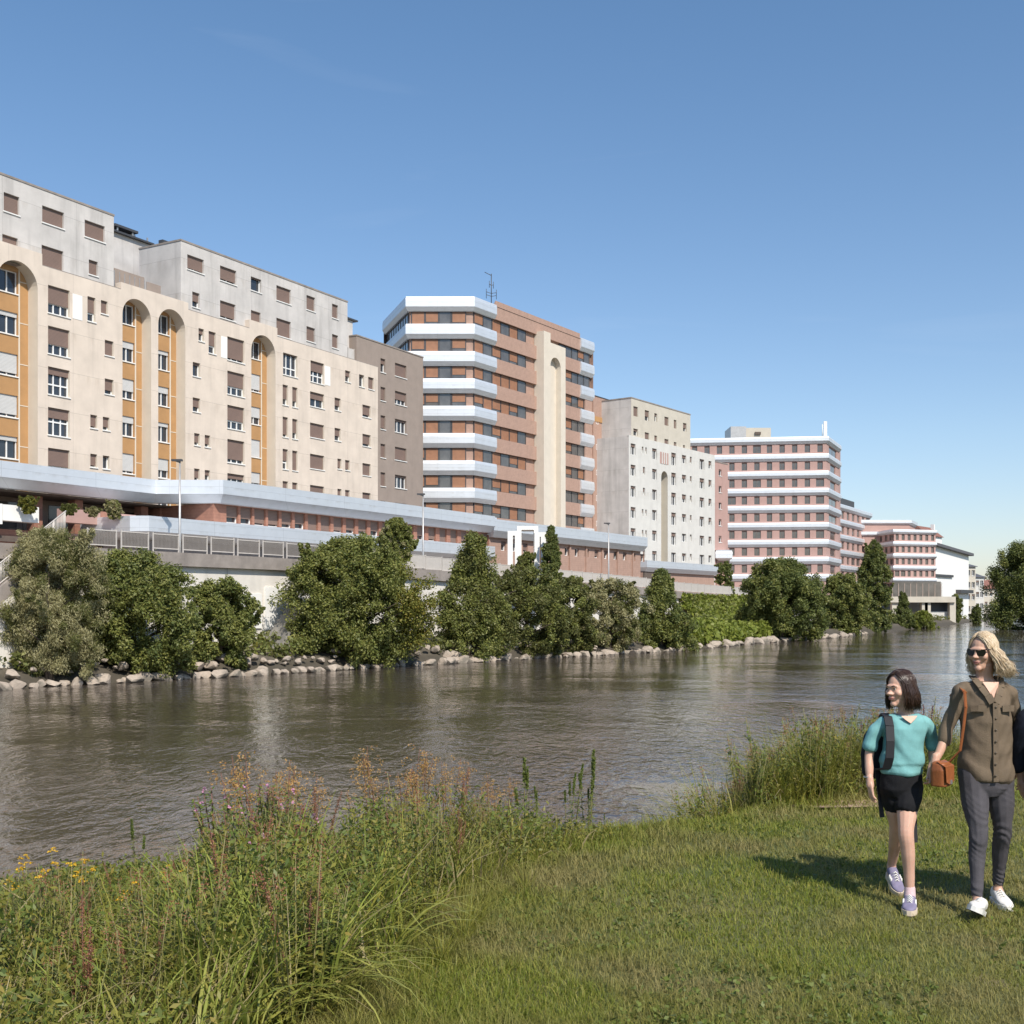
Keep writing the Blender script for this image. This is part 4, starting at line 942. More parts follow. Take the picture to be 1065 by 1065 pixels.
# ---------------------------------------------------------------- trees of the far bank
def quads(C, A, B, fold=.0):
    """diamond leaves: centres C, half-length vectors A, half-width vectors B"""
    n = len(C); V = np.stack([C - A, C + B - A * .15, C + A, C - B - A * .15], 1).reshape(-1, 3)
    return V, np.arange(4 * n).reshape(n, 4)
def unit(v): return v / np.maximum(1e-9, np.linalg.norm(v, axis=-1, keepdims=True))
def leaves(centres, radii, per, size, droop=.2, asp=.5, out_c=None, jit=1.):
    n = len(centres) * per; g = rng.normal(size=(n, 3)); g = unit(g) * (rng.random((n, 1)) ** .45)
    rc = np.repeat(centres, per, 0); rr = np.repeat(radii, per, 0)[:, None] if np.ndim(radii) == 1 else np.repeat(radii, per, 0)
    C = rc + g * rr
    oc = rc if out_c is None else np.repeat(out_c, per, 0)
    nrm = unit(g * .9 + rng.normal(size=(n, 3)) * .7 * jit + np.array([0, 0, .7]))
    a = unit(np.cross(nrm, rng.normal(size=(n, 3)))); a[:, 2] -= droop; a = unit(a); b = unit(np.cross(nrm, a))
    s = size * (.6 + .8 * rng.random((n, 1)))
    return quads(C, a * s, b * s * asp)
LEAF = dict(
    green=leaf_mat('leaves_mid_green', [(0.119, 0.146, 0.037), (0.190, 0.219, 0.056), (0.298, 0.294, 0.080), (0.218, 0.238, 0.092)]),
    dark=leaf_mat('leaves_dark_green', [(0.086, 0.119, 0.037), (0.142, 0.173, 0.050), (0.218, 0.238, 0.067), (0.119, 0.142, 0.050)]),
    willow=leaf_mat('leaves_willow_grey', [(.35,.325,.16),(.43,.395,.21),(.28,.265,.12),(.48,.44,.25)]),
    olive=leaf_mat('leaves_olive', [(.13,.145,.04),(.17,.17,.055),(.10,.12,.035),(.20,.185,.065)]),
    yellow=leaf_mat('leaves_yellowing', [(.24,.23,.045),(.17,.20,.045),(.32,.26,.05),(.15,.18,.04)]),
    lime=leaf_mat('leaves_fresh_green', [(0.200, 0.250, 0.038), (0.260, 0.283, 0.052), (0.150, 0.191, 0.035)]),
)
def crown_mesh(name, w, d, h, shape, nb, per_clump, size, mats, droop=.2, clumps=26, asp=.5, ragged=.25, low=.06, split=None, shoots=14):
    """crown filling w x d x h (metres), base at z = 0; blobs -> clumps -> leaves"""
    C = []; Rr = []; d_w = d; per_clump = int(per_clump * 3.0); size = size * .48
    def half(u):
        if shape == 'round': return math.sqrt(max(0, 1 - (abs(u - .46) / .56) ** 2.3))
        if shape == 'cone': return max(.06, (1 - u) ** .75) * min(1, .55 + u * 4)
        if shape == 'column': return .92 * math.sin(math.pi * min(1, .12 + u * .9)) ** .5
        if shape == 'fan': return .45 + .6 * u if u < .7 else max(.1, .87 - 2.3 * (u - .7))
        return math.sqrt(max(0, 1 - u ** 2.2))
    nC = int(nb * clumps * .95); u = low + (1 - low) * rng.random(nC * 2) ** .92; az = rng.random(nC * 2) * 6.283; hw = np.array([half(q) for q in u]); ph = rng.random(6) * 6.28
    lump = 1 + .20 * np.sin(2 * az + ph[0] + 5 * u) + .16 * np.sin(5 * az + ph[1] - 9 * u) + .12 * np.sin(9 * az + ph[2] + 17 * u) + ragged * .5 * (rng.random(nC * 2) - .45)
    rd = hw * lump * (.30 + .70 * rng.random(nC * 2) ** .55) * .90
    P = np.stack([np.cos(az) * rd * w / 2, np.sin(az) * rd * d / 2, u * h + .05 * h * np.sin(3 * az + ph[3])], 1)
    sc_ = 5.5 / min(w, h); dn_ = np.sin(P[:, 0] * sc_ * 1.7 + ph[4]) * np.sin(P[:, 2] * sc_ * 1.9 + ph[5]) + .7 * np.sin(P[:, 1] * sc_ * 2.3 + P[:, 2] * sc_ * 1.3) + .5 * np.sin(P[:, 0] * sc_ * 4.1 - P[:, 2] * sc_ * 3.3)
    P = P[dn_ > -.42][:int(nC * .85)]; C.append(P); Rr.append(rng.uniform(.05, .10, len(P)) * min(w, h) * .9)
    base = np.vstack(C); top = base[base[:, 2] > h * .35]
    for k in range(shoots):
        p = top[rng.integers(len(top))]; d = unit(np.array([p[0] / max(w, .1) * 1.6, p[1] / max(d_w, .1) * 1.6, .55 + rng.random()]) + rng.normal(size=3) * .25); Ls = h * (.07 + .10 * rng.random()) * (1 + ragged); q = 9
        t = np.linspace(.1, 1, q)[:, None]; C.append(p + d * Ls * t + rng.normal(size=(q, 3)) * .03 * Ls); Rr.append(np.linspace(.16, .05, q) * min(2.2, h * .35))
    C = np.vstack(C); Rr = np.concatenate(Rr); keep = (C[:, 2] > -.1) & (C[:, 2] < h * 1.04); C, Rr = C[keep], Rr[keep]
    V, F = leaves(C, Rr, per_clump, size, droop, asp)
    cl = np.repeat(.5 + .5 * np.sin(C[:, 0] * 2.1 / max(1, w / 5) + C[:, 2] * 1.7) * np.sin(C[:, 1] * 1.9 + C[:, 2] * .9) * .6 + .5 * (rng.random(len(C)) - .5), per_clump); mi = None
    if split is not None: mi = ((np.repeat(split(C), per_clump) + (cl - .5) * .35) > .5).astype(int) if len(mats) > 1 else None
    elif len(mats) > 1: mi = (cl > .62).astype(int)
    return np_mesh(name, V, F, mats, mi)
def trunk_mesh(h, r, w, n=5, multi=1):
    mb = MB()
    for s in range(multi):
        ox, oy = (0, 0) if multi == 1 else (random.uniform(-.4, .4), random.uniform(-.4, .4)); lean = random.uniform(-.05, .05) * h
        mb.tube([(ox, oy, -.5), (ox + lean * .2, oy, h * .25), (ox + lean * .6, oy + random.uniform(-.1, .1), h * .55), (ox + lean, oy, h * .86)], [r * 1.25, r, r * .65, r * .15], 8)
        for k in range(n):
            z = h * (.18 + .55 * k / n); an = random.uniform(0, 6.28); q = w * random.uniform(.25, .42)
            mb.tube([(ox + lean * z / h, oy, z), (ox + math.cos(an) * q * .5, oy + math.sin(an) * q * .5, z + h * .1), (ox + math.cos(an) * q, oy + math.sin(an) * q, z + h * .2)], [r * .5, r * .3, r * .08], 6)
    return mb.mesh('trunk', [M['bark']])
def tree(px0, px1, pyt, Y, label, shape='round', mats=('green',), nb=26, per=26, size=.17, cat='tree', name='tree', zbase=None, droop=.2, clumps=26, asp=.5, low=.06, deep=.7, multi=1, lift=.0, split=None, pyb=None, ragged=.25):
    if zbase is None and px0 < 1000:      # keep the foot of a bank tree on dry ground
        for _ in range(40):
            a, b = at(px0, pyt, Y), at(px1, pyt, Y); dd, ss = poly_dist(np.array([[(a.x + b.x) / 2, Y]]), FAR)
            if ss[0] > 0 and dd[0] > 1.0: break
            Y += .25
    a, b = at(px0, pyt, Y), at(px1, pyt, Y); w_ = b.x - a.x; cx = (a.x + b.x) / 2
    zb = hz(cx, Y) if zbase is None else zbase
    if pyb is not None: zb = at(0, pyb, Y).z
    h = a.z - zb; e = empty(name, (cx, Y, zb), 0, label, cat)
    me = crown_mesh('crown', w_, w_ * deep, h * (1 - lift), shape, nb, per, size, [LEAF[m] for m in mats], droop, clumps, asp, low=low, split=split, ragged=ragged)
    link('crown', me, e, (0, 0, h * lift - (.45 if zbase is None else 0)))
    if cat != 'plant': link('trunk', trunk_mesh(h * .8, max(.05, w_ * .022), w_, 6, multi), e)
    return e
tree(2, 108, 548, 51.4, 'grey-green feathery willow at the left end of the far bank', 'round', ('willow', 'olive'), 64, 44, .15, deep=.5, droop=.9, asp=.22, multi=3, lift=.05, low=.0, ragged=.9, name='willow_tree')
tree(84, 206, 571, 55.2, 'dark green leafy tree beside the feathery grey willow', 'round', ('green', 'dark'), 40, 34, .16, multi=2, lift=.03, low=.0, ragged=.4)
tree(192, 268, 598, 58.4, 'smaller green tree left of the bank steps', 'round', ('green', 'dark'), 26, 30, .16, lift=.03, low=.02, ragged=.45)
tree(299, 443, 558, 62.5, 'biggest broad green bush-like tree, its right side turning yellow', 'round', ('green', 'yellow'), 56, 40, .165, lift=.03, low=.0, multi=2, split=lambda C: .1 + .62 * np.clip((C[:, 0] - 1.6) / 1.6, 0, 1), ragged=.35)
tree(440, 542, 556, 72.5, 'tall ragged pointed tree with olive and dark leaves', 'cone', ('green', 'olive'), 42, 30, .17, low=.02, ragged=.6, multi=2)
tree(498, 598, 590, 77, 'rounded green tree between the ragged pointed tree and the olive shrubs', 'round', ('olive', 'green'), 32, 28, .18, low=.0)
tree(560, 622, 598, 80, 'dull olive shrub, left one of a touching pair', 'round', ('olive', 'green'), 20, 28, .18, cat='shrub', name='shrub', low=.0)
tree(596, 672, 601, 82, 'dull brownish olive shrub, right one of a touching pair', 'round', ('willow', 'olive'), 26, 28, .18, cat='shrub', name='shrub', low=.0)
tree(648, 728, 592, 89, 'upright green tree left of the climbing vine on the wall', 'cone', ('green', 'dark'), 34, 28, .19, low=.0)
tree(764, 862, 582, 118, 'large dark round tree in front of the broad salmon office block', 'round', ('dark', 'green'), 46, 30, .25, low=.0, clumps=30)
tree(850, 905, 596, 134, 'green tree right of the large dark round tree', 'round', ('green', 'dark'), 26, 26, .26, low=.0)
tree(888, 930, 563, 148, 'slender columnar tree rising above the others before the pillared podium', 'column', ('dark', 'green'), 30, 30, .27, low=.0, name='columnar_tree')
tree(868, 900, 610, 138, 'low green bush at the water between the two taller trees', 'round', ('green', 'lime'), 14, 24, .24, cat='bush', name='bush', low=.0)
tree(928, 952, 614, 176, 'small dark conical tree before the pillared podium', 'cone', ('dark',), 18, 26, .3, low=.0)
tree(944, 975, 634, 176, 'low bright bush on the bank below the pillared podium', 'dome', ('lime', 'green'), 14, 26, .28, cat='bush', name='bush', low=.0)
tree(986, 1001, 616, 226, 'narrow ivy-clad shrub hanging beside the white gabled building', 'column', ('dark', 'green'), 12, 24, .35, cat='shrub', name='shrub', low=.0)
tree(1010, 1021, 628, 236, 'small dark shrub at the foot of the far houses', 'round', ('dark',), 8, 24, .35, cat='shrub', name='shrub', low=.0)
tree(1028, 1120, 566, 177, 'large dark tree on the near bank at the right edge', 'round', ('dark', 'green'), 60, 30, .30, low=.0, clumps=30)
tree(1100, 1220, 556, 172, 'tall green tree beyond the right edge of the lawn', 'round', ('green', 'dark'), 50, 28, .32, low=.0)
# quay trees and planters
tree(393, 429, 541, 77, 'small round tree in front of the gallery on the quay', 'round', ('green', 'willow'), 22, 26, .15, zbase=4.1, lift=.18, low=.0)
tree(558, 588, 550, 92, 'dark cypress-like conifer beside the white portal', 'cone', ('dark', 'green'), 24, 28, .15, zbase=3.7, low=.0, name='conifer')
tree(532, 560, 576, 91, 'low clipped shrub at the foot of the white portal', 'dome', ('green', 'olive'), 12, 24, .15, zbase=3.7, cat='shrub', name='shrub', low=.0)
tree(744, 764, 586, 140, 'little green tree at the far end of the pale railing', 'round', ('dark', 'green'), 12, 22, .22, zbase=2.9, low=.0)
for (pa, pb, py, s_, lab, mt) in ((18, 42, 517, 60.2, 'yellowish plant spilling over the white planter', ('yellow', 'olive')), (62, 82, 525, 61.5, 'tall thin plant at the left end of the pink planter', ('olive', 'green')), (88, 106, 528, 62.6, 'greyish plant in the middle of the pink planter', ('willow', 'olive')), (106, 130, 521, 63.8, 'bushy plant at the right end of the pink planter', ('willow', 'green'))):
    tree(pa, pb, py, s_, lab, 'fan', mt, 8, 10, .13, cat='plant', name='planter_plant', zbase=zL - .1, low=.0, ragged=1.2)
# climbing vine and bright undergrowth on the slope
def leaf_sheet(name, n, fn, size, mats, label, cat):
    P, nr_ = fn(n); V, F = leaves(P, np.full(n, .35), 22, size, .4, .7)
    o = link(name, np_mesh(name, V, F, [LEAF[m] for m in mats], (np.repeat(rng.random(n), 22) > .6).astype(int)))
    return tag(o, label, cat)
def vine(n):
    s = rng.uniform(fw.s(706), fw.s(800), n); u = rng.random(n) ** .7; q = np.array(fw.O)[None] + np.outer(s, np.array(fw.d)) + np.outer(.3 + 5.0 * (1 - u) ** 2, np.array(fw.n))
    return np.column_stack([q, -1 + u * 4.0]), None
leaf_sheet('climbing_vine', 1500, vine, .26, ('lime', 'green'), 'bright green vine covering the quay wall between two dark trees', 'vine')
def apron(n):
    y = rng.uniform(94, 118, n); x = np.interp(y, [p[1] for p in FAR], [p[0] for p in FAR]) - rng.uniform(.6, 6.5, n)
    return np.column_stack([x, y, height(x, y) + rng.uniform(.1, .9, n)]), None
leaf_sheet('spreading_shrub', 900, apron, .24, ('lime', 'lime'), 'low bright green shrub spreading over the rocks below the vine', 'shrub')
# undergrowth along the whole far bank (one mass)
n = 1500; y = np.concatenate([rng.uniform(46, 110, n), rng.uniform(110, 300, 1300)]); x = np.interp(y, [p[1] for p in FAR], [p[0] for p in FAR]); x = x - rng.uniform(1.2, 7, len(y)) * np.where(y > 110, 1.4, 1)
dens = (np.sin(y * .9) + np.sin(y * .37 + 1) > -.35); x, y = x[dens], y[dens]
hgt = rng.uniform(.05, .75, len(x)) * (.5 + .5 * np.abs(np.sin(y * .55)))
V, F = leaves(np.column_stack([x, y, height(x, y) + hgt]), np.full(len(x), .42), 20, .15, .3, .5)
o = link('bank_undergrowth', np_mesh('bank_undergrowth', V, F, [LEAF['green'], LEAF['olive'], LEAF['yellow']], np.repeat(rng.choice(3, len(x), p=[.55, .37, .08]), 20))); tag(o, kind='stuff')
# ---------------------------------------------------------------- boulders at the water's edge
rockm = mat('tan_boulder_stone', (.40, .33, .265), .9, var=.22, scale=1.8, streak=.35, bump=.7, bscale=4, col2=(.17, .15, .12), fac2=1.2)
import bmesh
def rock_mesh(seed):
    r = random.Random(seed); bm = bmesh.new(); bmesh.ops.create_icosphere(bm, subdivisions=2, radius=.5)
    pl = [(Vector((r.gauss(0, 1), r.gauss(0, 1), r.gauss(0, .8))).normalized(), r.uniform(.22, .40)) for _ in range(13)]
    for v in bm.verts:
        for nn, dd in pl:
            q = v.co.dot(nn)
            if q > dd: v.co -= nn * (q - dd) * .92
        v.co += Vector((math.sin(v.co.y * 9 + seed), math.sin(v.co.z * 8), math.sin(v.co.x * 9))) * .012
    me = bpy.data.meshes.new('boulder'); bm.to_mesh(me); bm.free(); me.materials.append(rockm); return me
rocks = [rock_mesh(k) for k in range(9)]
rr = random.Random(3); cum = 0
tot = 0
for (x0, y0), (x1, y1) in zip(FAR[3:-3], FAR[4:-2]):
    d = Vector((x1 - x0, y1 - y0)); Ls = d.length; d.normalize(); nrm = Vector((-d.y, d.x)); s = 0
    while s < Ls:
        y_ = y0 + d.y * s
        if y_ > 150: break
        sc = rr.uniform(.5, 1.15) * (1 if y_ < 100 else 1.35)
        for row_ in range(2 if y_ < 85 else 1):
            tt = rr.uniform(-.25, .35) + row_ * rr.uniform(.75, 1.05); q = Vector((x0, y0)) + d * s + nrm * tt
            k = sc * (1 if row_ == 0 else rr.uniform(.55, .9))
            o = link('boulder', rocks[rr.randrange(9)], None, (q.x, q.y, max(WATER + .12 * k, hz(q.x, q.y) + .10 * k + .12 * row_)), rr.uniform(0, 6.28)); o.scale = (k * rr.uniform(.95, 1.45), k, k * rr.uniform(.5, .8))
            o.rotation_euler = (rr.uniform(-.25, .25), rr.uniform(-.25, .25), rr.uniform(0, 6.28)); tot += 1
            tag(o, 'tan boulder in the row of rocks along the foot of the far bank', 'boulder', 'boulders along the far waterline')
        s += sc * rr.uniform(.55, .85) * (1 if y_ < 90 else 1.7)
print('boulders', tot)
# ---------------------------------------------------------------- foreground: lawn, bank herbage, single plants
def blades(P, h, wd, az, bend, nseg=3, tipw=.15):
    """curved grass blades; P (n,3) bases"""
    n = len(P); dx = np.stack([np.cos(az), np.sin(az), np.zeros(n)], 1); sd_ = np.stack([-np.sin(az + rng.normal(0, .5, n)), np.cos(az + rng.normal(0, .5, n)), np.zeros(n)], 1)
    rows_ = []
    for k in range(nseg + 1):
        u = k / nseg; th = bend * u
        c = P + dx * (h * np.sin(th * .9) * u)[:, None] + np.array([0, 0, 1.]) * (h * u * np.cos(th * .75))[:, None]
        wk = (wd * (1 - u * (1 - tipw)) * (1 if k else .8))[:, None] * .5
        rows_ += [c - sd_ * wk, c + sd_ * wk]
    V = np.stack(rows_, 1).reshape(-1, 3); m = 2 * (nseg + 1); b = (np.arange(n) * m)[:, None, None]
    q = np.array([[2 * k, 2 * k + 1, 2 * k + 3, 2 * k + 2] for k in range(nseg)])[None]
    return V, (b + q).reshape(-1, 4)
def grass_mat(name, cols, dry, scale=.9, transl=.3, amount=.75, lo=.5, hi=.68):
    m = leaf_mat(name, cols, transl, .55); t = m.node_tree; l = t.links.new; p = t.nodes['Principled BSDF']
    ramp = [n for n in t.nodes if n.type == 'VALTORGB'][0]; g = [n for n in t.nodes if n.type == 'NEW_GEOMETRY'][0]
    nz_ = t.nodes.new('ShaderNodeTexNoise'); nz_.inputs['Scale'].default_value = scale; nz_.inputs['Detail'].default_value = 5; l(g.outputs['Position'], nz_.inputs['Vector'])
    mr_ = t.nodes.new('ShaderNodeMapRange'); l(nz_.outputs[0], mr_.inputs[0])
    for k_, q in enumerate((lo, hi, 0, amount)): mr_.inputs[k_ + 1].default_value = q
    x = t.nodes.new('ShaderNodeMix'); x.data_type = 'RGBA'; l(mr_.outputs[0], x.inputs[0]); l(ramp.outputs[0], x.inputs[6]); x.inputs[7].default_value = (*dry, 1)
    l(x.outputs[2], p.inputs['Base Color'])
    for n in t.nodes:
        if n.type == 'BSDF_TRANSLUCENT': l(x.outputs[2], n.inputs[0])
    return m
GM = dict(
    lawn=grass_mat('lawn_blades', [(0.147, 0.187, 0.022), (0.207, 0.244, 0.030), (0.259, 0.268, 0.045), (0.328, 0.285, 0.070)], (.30, .25, .10), 1.0, .38, .85, .43, .63),
    tall=grass_mat('tall_grass_blades', [(0.157, 0.186, 0.026), (0.237, 0.245, 0.035), (0.331, 0.297, 0.055), (0.125, 0.149, 0.020)], (.27, .22, .10), 1.3, .35, .5),
    sedge=leaf_mat('sedge_blades', [(0.206, 0.254, 0.041), (0.285, 0.322, 0.059), (0.381, 0.374, 0.094), (0.159, 0.209, 0.035)], .35, .42),
    weed=leaf_mat('weed_leaves', [(0.090, 0.128, 0.025), (0.135, 0.178, 0.034), (0.189, 0.221, 0.048), (0.108, 0.136, 0.041)], .35),
    weed2=leaf_mat('weed_leaves_olive', [(0.183, 0.190, 0.034), (0.256, 0.233, 0.045), (0.146, 0.164, 0.028), (0.310, 0.241, 0.056)], .35),
    stem=leaf_mat('green_stems', [(0.179, 0.182, 0.058), (0.220, 0.195, 0.078)], .1), redstem=leaf_mat('reddish_stems', [(.20, .075, .06), (.15, .08, .05)], .1),
    pink=leaf_mat('pink_petals', [(.62, .25, .42), (.70, .38, .52), (.50, .18, .36)], .3), yellow=leaf_mat('yellow_flower_heads', [(.68, .42, .03), (.6, .36, .02)], .1),
    plume=leaf_mat('tan_plumes', [(.45, .27, .09), (.55, .33, .10), (.38, .20, .08), (.50, .36, .16)], .35), rust=leaf_mat('rusty_seed_heads', [(.24, .10, .055), (.32, .14, .07), (.18, .08, .05)], .2),
    purple=leaf_mat('dull_purple_spikes', [(.20, .095, .11), (.26, .13, .14), (.16, .09, .08)], .2), straw=leaf_mat('dry_straw', [(.42, .34, .18), (.34, .27, .14)], .3),
)
LAWN_EDGE = [(-2.2, 2.5), (-1.2, 4.2), (-.72, 5.2), (-.40, 6.75), (.10, 8.1), (.75, 9.0), (1.75, 10.3), (3.7, 11.1), (5.0, 12.4), (7.0, 16.5), (12, 27)]
def land(x, y): P = np.stack([x, y], 1); d, s = poly_dist(P, NEAR); return np.where(s < 0, d, -d)
def lawnness(x, y): d, s = poly_dist(np.stack([x, y], 1), LAWN_EDGE); return np.where(s < 0, d, -d)     # positive on the lawn side
# mown lawn as one mass of blades, thinner with distance
def scatter(n, x0, x1, y0, y1, ypow=1.6):
    u = rng.random(n); y = y0 + (y1 - y0) * u ** ypow; x = rng.uniform(0, 1, n) * (.98 * y + 3.6) - (.46 * y + .4); return x, y
x, y = scatter(700000, 0, 0, 4.4, 24, 1.9); k = (lawnness(x, y) > -.35) & (land(x, y) > .8); x, y = x[k], y[k]
ld = lawnness(x, y); clump = .5 + .5 * np.sin(x * 5.1 + 2 * np.sin(y * 3.3)) * np.sin(y * 4.7 + 1.5 * np.sin(x * 2.9))
h = (.020 + .030 * rng.random(len(x)) + .036 * clump ** 2 * rng.random(len(x))) * (1 + 1.6 * np.exp(-np.maximum(ld, 0) * 2.2)); tallb = rng.random(len(x)) < .02; h[tallb] *= 1.9
wd = .0052 * (y / 6) ** .8 * rng.uniform(.7, 1.5, len(x))
V, F = blades(np.column_stack([x, y, height(x, y) - .005]), h, wd, rng.uniform(0, 6.28, len(x)), rng.uniform(.3, 1.5, len(x)), 2)
nb_ = len(F); kx_ = rng.choice(len(x), 9000, replace=False); kx_ = kx_[(np.sin(x[kx_] * 2.3 + y[kx_]) + np.sin(y[kx_] * 3.1 - x[kx_] * 1.7)) > .2]
V3, F3 = leaves(np.column_stack([x[kx_], y[kx_], height(x[kx_], y[kx_]) + .022]), np.full(len(kx_), .03), 4, .013, -.1, .7)
o = link('lawn_grass', np_mesh('lawn_grass', np.vstack([V, V3]), np.vstack([F, F3 + len(V)]), [GM['lawn'], GM['weed']], np.concatenate([np.zeros(nb_, int), np.ones(len(F3), int)]))); tag(o, kind='stuff')
# a bare sandy patch at the edge of the lawn
mb = MB(); px_, py_ = at(876, 0, 10.75).x, 10.75; ring = [(px_ + .55 * math.cos(a) * (1 + .2 * math.sin(3 * a)), py_ + .28 * math.sin(a) * (1 + .25 * math.sin(2 * a + 1)), 0) for a in np.linspace(0, 6.283, 28, endpoint=False)]
mb.face([(a, b, hz(a, b) + .03) for a, b, _ in ring]); o = mb.build('bare_earth', [mat('sandy_bare_earth', (.36, .25, .17), .95, var=.2, scale=9, bump=.6, bscale=40)]); tag(o, kind='structure')

# silhouette of the herbage in the picture -> natural height limit of the plants standing there
SIL = np.array([(-80, 905), (0, 905), (60, 893), (120, 898), (190, 885), (225, 835), (262, 800), (305, 815), (340, 862), (380, 820), (440, 806), (520, 820), (570, 838), (612, 850), (640, 872), (670, 858), (700, 835), (725, 808), (755, 782), (800, 756), (850, 738), (900, 733), (945, 725), (985, 738), (1020, 745), (1100, 760)], float)
def hmax(x, y, z):
    px = CX + x / y * FPX; ys = np.interp(px, SIL[:, 0], SIL[:, 1]); return CAMH + (HY - ys) / FPX * y - z
def belt(n, y0, y1, back=.4):
    out = []
    while sum(len(o[0]) for o in out) < n:
        y = rng.uniform(y0, y1, n * 3); x = rng.uniform(-.50, .60, n * 3) * y; k = (lawnness(x, y) < -.05) & (land(x, y) > back); out.append((x[k], y[k]))
    x = np.concatenate([o[0] for o in out])[:n]; y = np.concatenate([o[1] for o in out])[:n]; return x, y
# tangled undergrowth: one mass of blades and small leaves
x, y = belt(13000, 3.4, 13.4); z = height(x, y); hm = hmax(x, y, z); k = hm > .08; x, y, z, hm = x[k], y[k], z[k], hm[k]
h = np.clip(np.minimum(hm * rng.uniform(.35, .98, len(x)), rng.uniform(.2, .75, len(x))), .06, .9); wd = .007 + .016 * rng.random(len(x)) ** 2
x_n = x; V1, F1 = blades(np.column_stack([x, y, z - .02]), h, wd, rng.uniform(0, 6.28, len(x)), rng.uniform(.2, 1.6, len(x)), 3)
x, y = belt(11000, 3.4, 13.4); z = height(x, y); hm = np.clip(hmax(x, y, z), .1, .9); msk = np.sin(x * 3.1 + 1.3 * np.sin(y * 2.1)) * np.sin(y * 2.7 + x) + .4 * np.sin(x * 7.3 - y * 5.1); k = msk > -.15; x, y, z, hm, msk = x[k], y[k], z[k], hm[k], msk[k]; n2 = len(x); hh = hm * rng.random(n2) * (.45 + .45 * np.clip(msk, 0, 1))
V2, F2 = leaves(np.column_stack([x, y, z + hh]), np.full(n2, .09), 10, .019, .3, .38)
mi = np.concatenate([np.repeat((rng.random(len(x_n)) < .24).astype(int) * 3, 3), 1 + np.repeat(rng.random(n2) > .45, 10).astype(int)])
o = link('bank_herbage', np_mesh('bank_herbage', np.vstack([V1, V2]), np.vstack([F1, F2 + len(V1)]), [GM['tall'], GM['weed'], GM['weed2'], GM['straw']], mi)); tag(o, kind='stuff')

# ---- single plants: prototypes with parts, copied around
def copy_tree(o, parent=None):
    c = o.copy(); COL.objects.link(c)
    if parent: c.parent = parent
    for ch in o.children: copy_tree(ch, c)
    return c
def place(proto, first, x, y, s, rz=None, label=None, z=None, tilt=0.):
    o = proto if first else copy_tree(proto)
    o.location = (x, y, (hz(x, y) if z is None else z) - .02); o.scale = (s, s, s); o.rotation_euler = (random.uniform(-tilt, tilt), random.uniform(-tilt, tilt), random.uniform(0, 6.28) if rz is None else rz)
    if label: o['label'] = label
    return o
def np_part(name, VF, m, parent, mi=None):
    if isinstance(VF, list):
        off = 0; Vs = []; Fs = []
        for V, F in VF: Vs.append(V); Fs.append(F + off); off += len(V)
        VF = (np.vstack(Vs), np.vstack(Fs))
    return link(name, np_mesh(name, VF[0], VF[1], m if isinstance(m, list) else [m], mi), parent)
def tussock(name, n, h, w_, m, label, cat, spread=.16, bend=(.4, 1.9)):
    e = empty(name, label=label, cat=cat); a = rng.uniform(0, 6.28, n); r = spread * rng.random(n) ** .6
    P = np.column_stack([np.cos(a) * r, np.sin(a) * r, np.zeros(n)])
    np_part('blades', blades(P, h * rng.uniform(.55, 1.05, n), w_ * rng.uniform(.7, 1.2, n), a + rng.normal(0, .5, n), rng.uniform(*bend, n), 6, .08), m, e); return e
def stems(n, h, spread, lean, r0, m, parent, nm='stem'):
    mb = MB(); tops = []
    for k in range(n):
        a = random.uniform(0, 6.28); q = random.uniform(.1, 1) * spread; hh = h * random.uniform(.72, 1.0); L_ = random.uniform(.2, 1) * lean * hh
        p0 = Vector((math.cos(a) * q * .35, math.sin(a) * q * .35, 0)); p3 = p0 + Vector((math.cos(a) * L_, math.sin(a) * L_, hh)); p1 = p0.lerp(p3, .35) + Vector((0, 0, hh * .04)); p2 = p0.lerp(p3, .7) + Vector((0, 0, hh * .03))
        mb.tube([p0, p1, p2, p3], [r0, r0 * .8, r0 * .6, r0 * .35], 5); tops.append((p0, p1, p2, p3))
    mb.build(nm, [m], parent); return tops
def along(tp, u):
    k = min(2, int(u * 3)); return tp[k].lerp(tp[k + 1], u * 3 - k)
def leafy(tops, per, size, u0, u1, asp=.38, taper=.5, droop=.4):
    C = []; A = []; B = []
    for tp in tops:
        for k in range(per):
            u = u0 + (u1 - u0) * (k + random.random()) / per; p = along(tp, u); an = random.uniform(0, 6.28); s = size * (1 - taper * u) * random.uniform(.7, 1.2)
            a = Vector((math.cos(an), math.sin(an), random.uniform(-.5, .5) - droop * .3)).normalized() * s; b = Vector((-math.sin(an), math.cos(an), random.uniform(-.35, .35))).normalized() * s * asp
            C.append(p + a); A.append(a); B.append(b)
    return quads(np.array(C), np.array(A), np.array(B))
def blobs(pts, n, r, size, asp=.8, flat=1.):
    P = np.repeat(np.array(pts), n, 0); P = P + unit(rng.normal(size=P.shape)) * (rng.random((len(P), 1)) ** .4) * r * np.array([1, 1, flat]); nrm = unit(rng.normal(size=P.shape)); a = unit(np.cross(nrm, rng.normal(size=P.shape))) * size; b = unit(np.cross(nrm, a)) * size * asp
    return quads(P, a, b)
G_ = 'weeds along the near bank'
protos = {}
def mk(name, label, cat, group=None): return empty(name, label=label, cat=cat, group=group)
